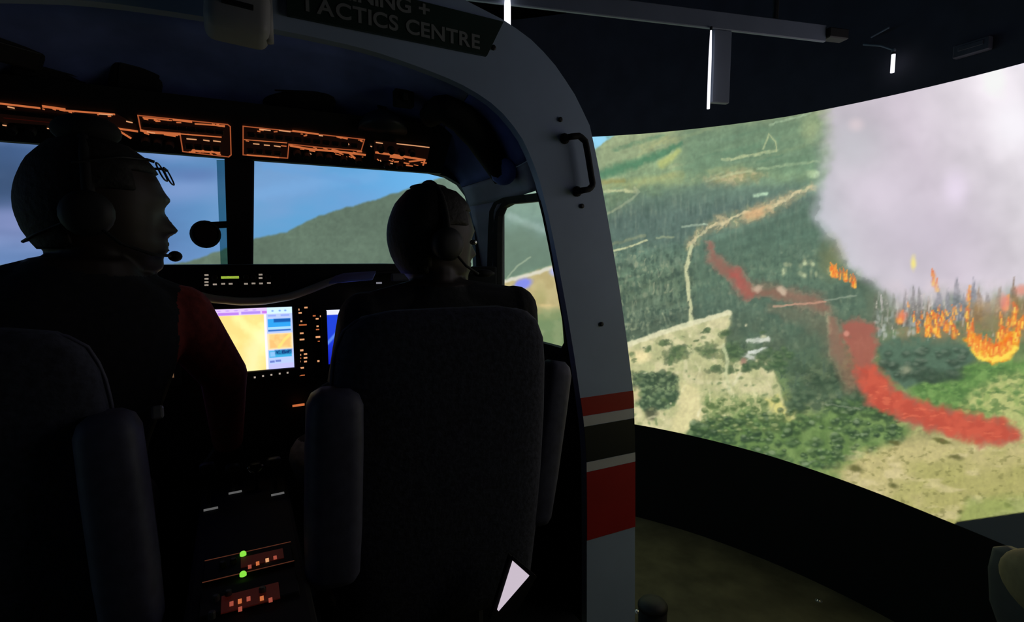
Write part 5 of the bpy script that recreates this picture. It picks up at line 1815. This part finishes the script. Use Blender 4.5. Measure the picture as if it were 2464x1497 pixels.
def headset(label, hc, fd, ld, boom_side, pad, strap=True, mic=1.0):
    t = thing('headset', hc + Vector((0, 0, -0.05)), label, 'headset')
    up = Vector((0, 0, 1))
    P = lambda f, l, z: hc + fd * f + ld * l + up * z
    arc = [P(-0.012, 0.096 * math.cos(a), -0.01 + 0.148 * math.sin(a)) for a in np.linspace(0.05, math.pi - 0.05, 25)]
    MB().tube(arc, 0.0085, 8).build('headband', M_BLACK, t, smooth=True)
    R = Matrix((fd, ld, up)).transposed()
    MB().ell(P(-0.012 + pad[2], 0, 0.120 + pad[1] * 0.75), (pad[0], 0.05, pad[1]), R, 20, 10).build('head_pad', M_BLACK, t, smooth=True)
    for s in (-1, 1):
        cup = MB().lathe(P(-0.014, s * 0.083, -0.018), ld * s, [(0.034, 0.0), (0.040, 0.006), (0.041, 0.022), (0.034, 0.032), (0.018, 0.036)], 20, 1.0).build('ear_cup', mat('graphite_plastic', (0.012, 0.012, 0.014), 0.6), t, smooth=True)
        MB().lathe(P(-0.014, s * 0.079, -0.018), ld * s, [(0.030, 0), (0.039, 0.003), (0.039, 0.009), (0.030, 0.012)], 20).build('cushion', M_BLACK, cup, smooth=True)
    s = boom_side
    MB().tube(resample([P(-0.01, s * 0.112, -0.03), P(0.03, s * 0.110, -0.070), P(0.08, s * 0.085, -0.090), P(0.112, s * 0.04, -0.092)], 16), 0.0032, 8).build('microphone_boom', M_BLACK, t, smooth=True)
    MB().ell(P(0.122 + 0.014 * (mic - 1), s * 0.022, -0.093), (0.013 * mic, 0.020, 0.011), R, 14, 8).build('microphone', M_BLACK, t, smooth=True)
    if strap:
        MB().tube(resample([P(-0.04, 0.088, -0.03), P(-0.09, 0.055, -0.055), P(-0.112, 0.0, -0.068), P(-0.09, -0.055, -0.055), P(-0.04, -0.088, -0.03)], 22), 0.0025, 6).build('rear_strap', M_DARK, t, smooth=True)
    return t, P


# person in the left seat, head turned to the right
hcL = PD(232, 500, 1.03)
shR, elR, wrR = PD(432, 760, 1.13), PD(538, 900, 1.22), PD(548, 1060, 1.38)
pl, fL, lL, hcL = person('person in red jacket, torso coloured dark as shade, in the left seat, face in profile', (-0.40, 1.27, 1.215), (hcL.x - 0.03, 1.265, 1.765), hcL, 79.4,
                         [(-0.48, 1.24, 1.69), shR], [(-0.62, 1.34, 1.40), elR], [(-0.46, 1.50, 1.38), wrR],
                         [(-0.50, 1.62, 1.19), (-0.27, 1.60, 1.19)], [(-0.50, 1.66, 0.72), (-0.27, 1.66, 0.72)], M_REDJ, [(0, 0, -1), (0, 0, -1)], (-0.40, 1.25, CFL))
hsL, PL = headset('black headset with slim microphone on the person in profile', hcL, fL, lL, -1, (0.055, 0.030, 0.006))
# person in the right seat, looking out to the right
hcR = PD(1042, 573, 1.38)
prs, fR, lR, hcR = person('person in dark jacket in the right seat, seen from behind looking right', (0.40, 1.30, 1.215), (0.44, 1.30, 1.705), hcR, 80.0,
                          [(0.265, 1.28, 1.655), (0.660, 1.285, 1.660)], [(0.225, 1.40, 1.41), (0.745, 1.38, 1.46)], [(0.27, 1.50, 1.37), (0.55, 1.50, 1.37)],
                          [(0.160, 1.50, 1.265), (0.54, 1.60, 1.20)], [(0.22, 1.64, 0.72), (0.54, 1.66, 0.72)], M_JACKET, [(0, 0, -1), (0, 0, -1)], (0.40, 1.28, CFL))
hsR, PR = headset('black headset with microphone boom on the person seen from behind', hcR, fR, lR, -1, (0.046, 0.009, 0.0), False, 2.4)

MB().ell(PD(1139, 583, 1.345), (0.010, 0.007, 0.007), None, 12, 8).build('cheek_highlight', M_CHROME, hsR, smooth=True)  # chrome bead added for the bright highlight at the cheek

# glasses pushed up on the forehead of the person in profile
gl = thing('eyeglasses', PL(0.10, 0, 0.07), 'thin dark eyeglasses pushed up on the forehead of the person in profile', 'eyeglasses')
gy = math.radians(79.4 + 16)
gf, gd = Vector((math.sin(gy), math.cos(gy), 0)), Vector((-math.cos(gy), math.sin(gy), 0))
gu = (Vector((0, 0, 1)) * 0.93 - gf * 0.36).normalized()
gc = PL(0.116, 0, 0.074)
for s in (-1, 1):
    c_ = gc + gd * (s * 0.031)
    loop = [c_ + gd * (0.025 * math.copysign(abs(math.cos(a)) ** 0.7, math.cos(a))) + gu * (0.018 * math.copysign(abs(math.sin(a)) ** 0.7, math.sin(a))) for a in np.linspace(0, 2 * math.pi, 29)]
    rim_ = MB().tube(loop, 0.0016, 6, False).build('rim', M_DARK, gl, smooth=True)
    MB().add(loop[:-1], [tuple(range(28))]).build('lens', M_LENS, rim_)
    e0 = c_ + gd * (s * 0.027) + gu * 0.016
    MB().tube(resample([e0, e0 - gf * 0.01 + gu * 0.004, PL(0.04, s * 0.084, 0.088), PL(-0.03, s * 0.088, 0.07)], 12), 0.0028, 6).build('temple', M_DARK, gl, smooth=True)
MB().tube([gc + gd * 0.008 + gu * 0.006, gc + gu * 0.009, gc - gd * 0.008 + gu * 0.006], 0.0018, 6).build('bridge', M_DARK, gl, smooth=True)

# control yokes in front of both seats
for x, lab in ((0.41, 'black control yoke in front of the right-hand person'), (-0.41, 'black control yoke in front of the left-hand person')):
    y = thing('control_yoke', (x, 1.60, CFL), lab, 'yoke')
    c_ = Vector((x, 1.575, 1.36))
    MB().tube([(x, 1.62, CFL + 0.005), (x, 1.62, 1.20), (x, 1.60, 1.36)], 0.022, 12).build('column', M_DARK, y, smooth=True)
    MB().tube(resample([c_ + Vector((-0.13, 0, 0.09)), c_ + Vector((-0.135, 0, -0.01)), c_ + Vector((-0.09, 0, -0.04)), c_ + Vector((0.09, 0, -0.04)), c_ + Vector((0.135, 0, -0.01)), c_ + Vector((0.13, 0, 0.09))], 30), 0.013, 10).build('wheel', M_BLACK, y, smooth=True)
    MB().box(c_ + Vector((0, 0, -0.03)), (0.09, 0.035, 0.07), None, 0.01, 2).build('hub', M_DARK, y)

# made-up glowing wedge for a bright patch behind the foreground seat
tb = thing('glow_wedge', PY(1236, 1470, 1.0), 'made-up dark slab behind the foreground seat with a glowing pale wedge', 'glow_wedge')
YB = 0.995
tri = [PY(1234, 1350, YB), PY(1274, 1384, YB), PY(1272, 1388, YB), PY(1200, 1471, YB), PY(1197, 1468, YB)]
body_ = [PY(1228, 1336, YB + 0.002), PY(1292, 1388, YB + 0.002), PY(1250, 1462, YB + 0.002), PY(1205, 1500, YB + 0.002), PY(1180, 1490, YB + 0.002)]
MB().prism(body_, (0, 0.010, 0)).build('case', M_BLACK, tb)
MB().prism(tri, (0, 0.0018, 0)).build('glow_face', mat('pale_lilac_glow', (0.05, 0.05, 0.05), 0.3, emit=L(208, 194, 208), es=0.95), tb)
MB().prism([PY(1257, 1362, YB - 0.001), PY(1261, 1361, YB - 0.001), PY(1275, 1375, YB - 0.001), PY(1272, 1380, YB - 0.001)], (0, 0.001, 0)).build('white_glow_tab', mat('white_glow_tab', (0.6, 0.6, 0.6), 0.4, emit=L(226, 228, 232), es=1.0), tb)
MB().prism([PY(1234, 1338, YB - 0.004), PY(1286, 1382, YB - 0.004), PY(1275, 1386, YB - 0.004), PY(1233, 1349, YB - 0.004)], (0, 0.004, 0)).build('cover_edge', mat('navy_cover', (0.02, 0.022, 0.04), 0.5), tb)
pk = [PY(1150, 1440, 1.02), PY(1290, 1440, 1.02), PY(1290, 1560, 1.02), PY(1150, 1560, 1.02)]

# ================================================================== HALL FITTINGS
def PC(px, py, R):
    d = ray(px, py)
    A = d[0] ** 2 + d[1] ** 2
    B = -(d[0] * SC.x + d[1] * SC.y)
    C = SC.x ** 2 + SC.y ** 2 - R * R
    t = (-B + math.sqrt(B * B - A * C)) / A
    return Vector(EYE + d * t)


YBM = 1.50
bt, bb = PY(1985, 58, YBM), PY(1988, 100, YBM)
zc, zh_ = (bt.z + bb.z) / 2, bt.z - bb.z
AZB = math.radians(103.0)
bdir = Vector((math.sin(AZB), math.cos(AZB), 0))
bnor = Vector((-bdir.y, bdir.x, 0))                               # away from the viewer
bend = Vector((bb.x, bb.y, zc)) + bnor * 0.008
BLEN = 4.4
bm_ = thing('overhead_beam', bend - bdir * BLEN / 2, 'long pale grey beam crossing above the cockpit and screen', 'beam')
Rbm = Matrix((bdir, bnor, Vector((0, 0, 1)))).transposed()
MB().box(bend - bdir * BLEN / 2, (BLEN, 0.016, zh_), Rbm, 0.003, 1).build('rail', M_BEAM, bm_)
for k in (0.25, 1.6, 2.9, 4.1):
    p = bend - bdir * k
    MB().tube([(p.x, p.y, bt.z), (p.x, p.y, RZ)], 0.012, 8).build('ceiling_rod', M_DARK, bm_)
MB().box(bend + bdir * 0.05, (0.10, 0.05, zh_ * 0.6), Rbm, 0.004, 1).build('end_bracket', M_DARK, bm_)


def BP(px, py, lift=0.0):
    """point on the beam's near face"""
    return PPL(px, py, bend - bnor * (0.008 + lift), bnor)


a, b = BP(1714, 245), BP(1756, 245)
dp = thing('drop_post', (a + b) / 2, 'short grey post hanging from the overhead beam', 'post')
c_ = (a + b) / 2
MB().box(Vector((c_.x, c_.y, (a.z + bb.z) / 2)) + bnor * 0.014, ((b - a).length, 0.024, bb.z - a.z), Rbm, 0.003, 1).build('bar', M_BEAM, dp)
for y in (70, 88):
    MB().lathe(BP(1752, y, -0.010), -bnor, [(0.004, 0), (0.004, 0.004), (0.002, 0.005)], 8).build('bolt', M_CHROME, dp)


def light_tube(x0, y0, x1, y1, Y, r, label):
    a, b = (BP(x0, y0, Y), BP(x1, y1, Y)) if Y else (PC(x0, y0, SR - 0.06), PC(x1, y1, SR - 0.06))
    b = Vector((a.x, a.y, b.z)) if abs(a.x - b.x) < 0.05 else b
    t = thing('light_tube', b, label, 'lamp', 'white light tubes')
    MB().tube([a, a.lerp(b, 0.35), b], [r * (0.55 if Y else 1.0), r, r], 10).build('tube', M_TUBE, t, smooth=True)
    MB().lathe(a, (0, 0, 1), [(r * 0.9, -0.002), (r * 0.9, 0.012)], 10).build('end_cap', M_DARK, t)
    return a


light_tube(1711, 72, 1706, 262, 0.006, 0.0062, 'long thin white light tube on the post under the overhead beam')
light_tube(1221, -30, 1222, 90, 0.012, 0.012, 'white light tube end showing above the arch beside the sign')
q = light_tube(2150, 131, 2147, 175, None, 0.0085, 'short thin white light tube above the smoke on the right')
br2 = thing('wall_bracket', PC(2110, 108, SR - 0.05), 'thin dark bracket arms holding the short light tube', 'bracket')
MB().tube([PC(2078, 107, SR - 0.03), PC(2120, 110, SR - 0.06), q + Vector((0, 0, 0.02))], 0.005, 8).build('lower_arm', M_BEAM, br2)
MB().tube([PC(2096, 90, SR - 0.03), PC(2140, 66, SR - 0.04)], 0.004, 8).build('upper_arm', M_BEAM, br2)
MB().box(q + Vector((0, 0, 0.018)), (0.016, 0.016, 0.016), None, 0.003, 1).build('clamp', M_BEAM, br2)
wb = thing('wall_box', PC(2340, 115, SR - 0.02), 'small grey box on the black border high above the smoke', 'box')
c_ = PC(2340, 115, SR - 0.025)
tn = Vector((c_.x - SC.x, c_.y - SC.y, 0)).normalized()
Rb = Matrix((Vector((-tn.y, tn.x, 0)), tn, Vector((0, 0, 1)))).transposed()
MB().box(c_, (0.13, 0.03, 0.055), Rb, 0.004, 1).build('body', mat('grey_box_paint', (0.08, 0.08, 0.11), 0.6), wb)
MB().box(c_ - tn * 0.017 + Vector((0, 0, 0.006)), (0.09, 0.004, 0.02), Rb, 0.002, 1).build('cover', mat('grey_box_paint', (0.08, 0.08, 0.11), 0.6), wb)

# waste bin on the carpet beside the shell
tp = PD(1571, 1446, 2.25)
bn = thing('waste_bin', (tp.x, tp.y, 0), 'small black round bin on the carpet beside the shell', 'bin')
MB().lathe((tp.x, tp.y, 0), (0, 0, 1), [(0.050, 0.0), (0.054, 0.01), (0.060, tp.z - 0.03)], 24).build('bucket', M_BLACK, bn, smooth=True)
MB().lathe((tp.x, tp.y, tp.z - 0.03), (0, 0, 1), [(0.062, 0.0), (0.062, 0.012), (0.050, 0.028), (0.020, 0.034)], 24).build('lid', M_DARK, bn, smooth=True)
for (x, y), lab in (((1970, 1446), 'tiny bright stud on the carpet near the screen skirt'), ((1531, 1471), 'tiny pale stud at the foot of the shell\'s white rim')):
    p = PZ(x, y, 0.0)
    if x == 1531:
        p = PY(1531, 1471, 1.46)
        sd = thing('stud', p, lab, 'stud')
        MB().lathe(p, (0, -1, 0), [(0.008, 0.0), (0.008, 0.006), (0.004, 0.010)], 10).build('cap', M_CHROME, sd)
        MB().tube([p, p + Vector((-0.06, 0, 0))], 0.003, 6).build('pin', M_CHROME, sd)
    else:
        sd = thing('stud', p, lab, 'stud')
        MB().lathe(p, (0, 0, 1), [(0.012, 0.0), (0.012, 0.004), (0.006, 0.008)], 10).build('cap', M_CHROME, sd)
        MB().lathe(p, (0, 0, 1), [(0.018, 0.0), (0.018, 0.0015)], 12).build('washer', M_GREY, sd)

# visitor chair at the right edge
cb = PD(2548, 1432, 1.62)
ch = thing('chair', (cb.x, cb.y, 0), 'grey shelled chair with tan cushion at the bottom right corner', 'chair')
ax_ = Vector((cb.x - SC.x, cb.y - SC.y, 0)).normalized()          # faces the screen
sd_ = Vector((-ax_.y, ax_.x, 0))
Rc = Matrix((sd_, ax_, Vector((0, 0, 1)))).transposed()
MB().ell(cb, (0.17, 0.05, 0.115), Rc, 24, 14).build('back_cushion', M_TAN, ch, smooth=True)
rings = []
for z, w, d in ((0.50, 0.14, 0.020), (0.55, 0.20, 0.024), (0.66, 0.245, 0.026), (0.78, 0.25, 0.026), (0.86, 0.235, 0.024), (0.89, 0.19, 0.018)):
    rings.append(sring(Vector((cb.x, cb.y, z - 0.06)) + ax_ * (0.05 + (0.9 - z) * 0.10), w, d, 0.6, 24, sd_, ax_))
loft(rings).build('back_shell', M_GSHELL, ch, smooth=True)
sc_ = Vector((cb.x, cb.y, 0.46)) - ax_ * (-0.28)
loft([sring(sc_ + Vector((0, 0, z)), 0.21 * k, 0.21 * k, 0.6, 24, sd_, ax_) for z, k in ((-0.03, 0.9), (-0.01, 1), (0.02, 1), (0.035, 0.9))]).build('seat', M_TAN, ch, smooth=True)
for s in (-1, 1):
    for f in (0.06, 0.48):
        MB().tube([Vector((cb.x, cb.y, 0.44)) + sd_ * (0.17 * s) + ax_ * f, Vector((cb.x, cb.y, 0.0)) + sd_ * (0.20 * s) + ax_ * (f * 1.1 - 0.02)], 0.013, 8).build('leg', M_DARK, ch)
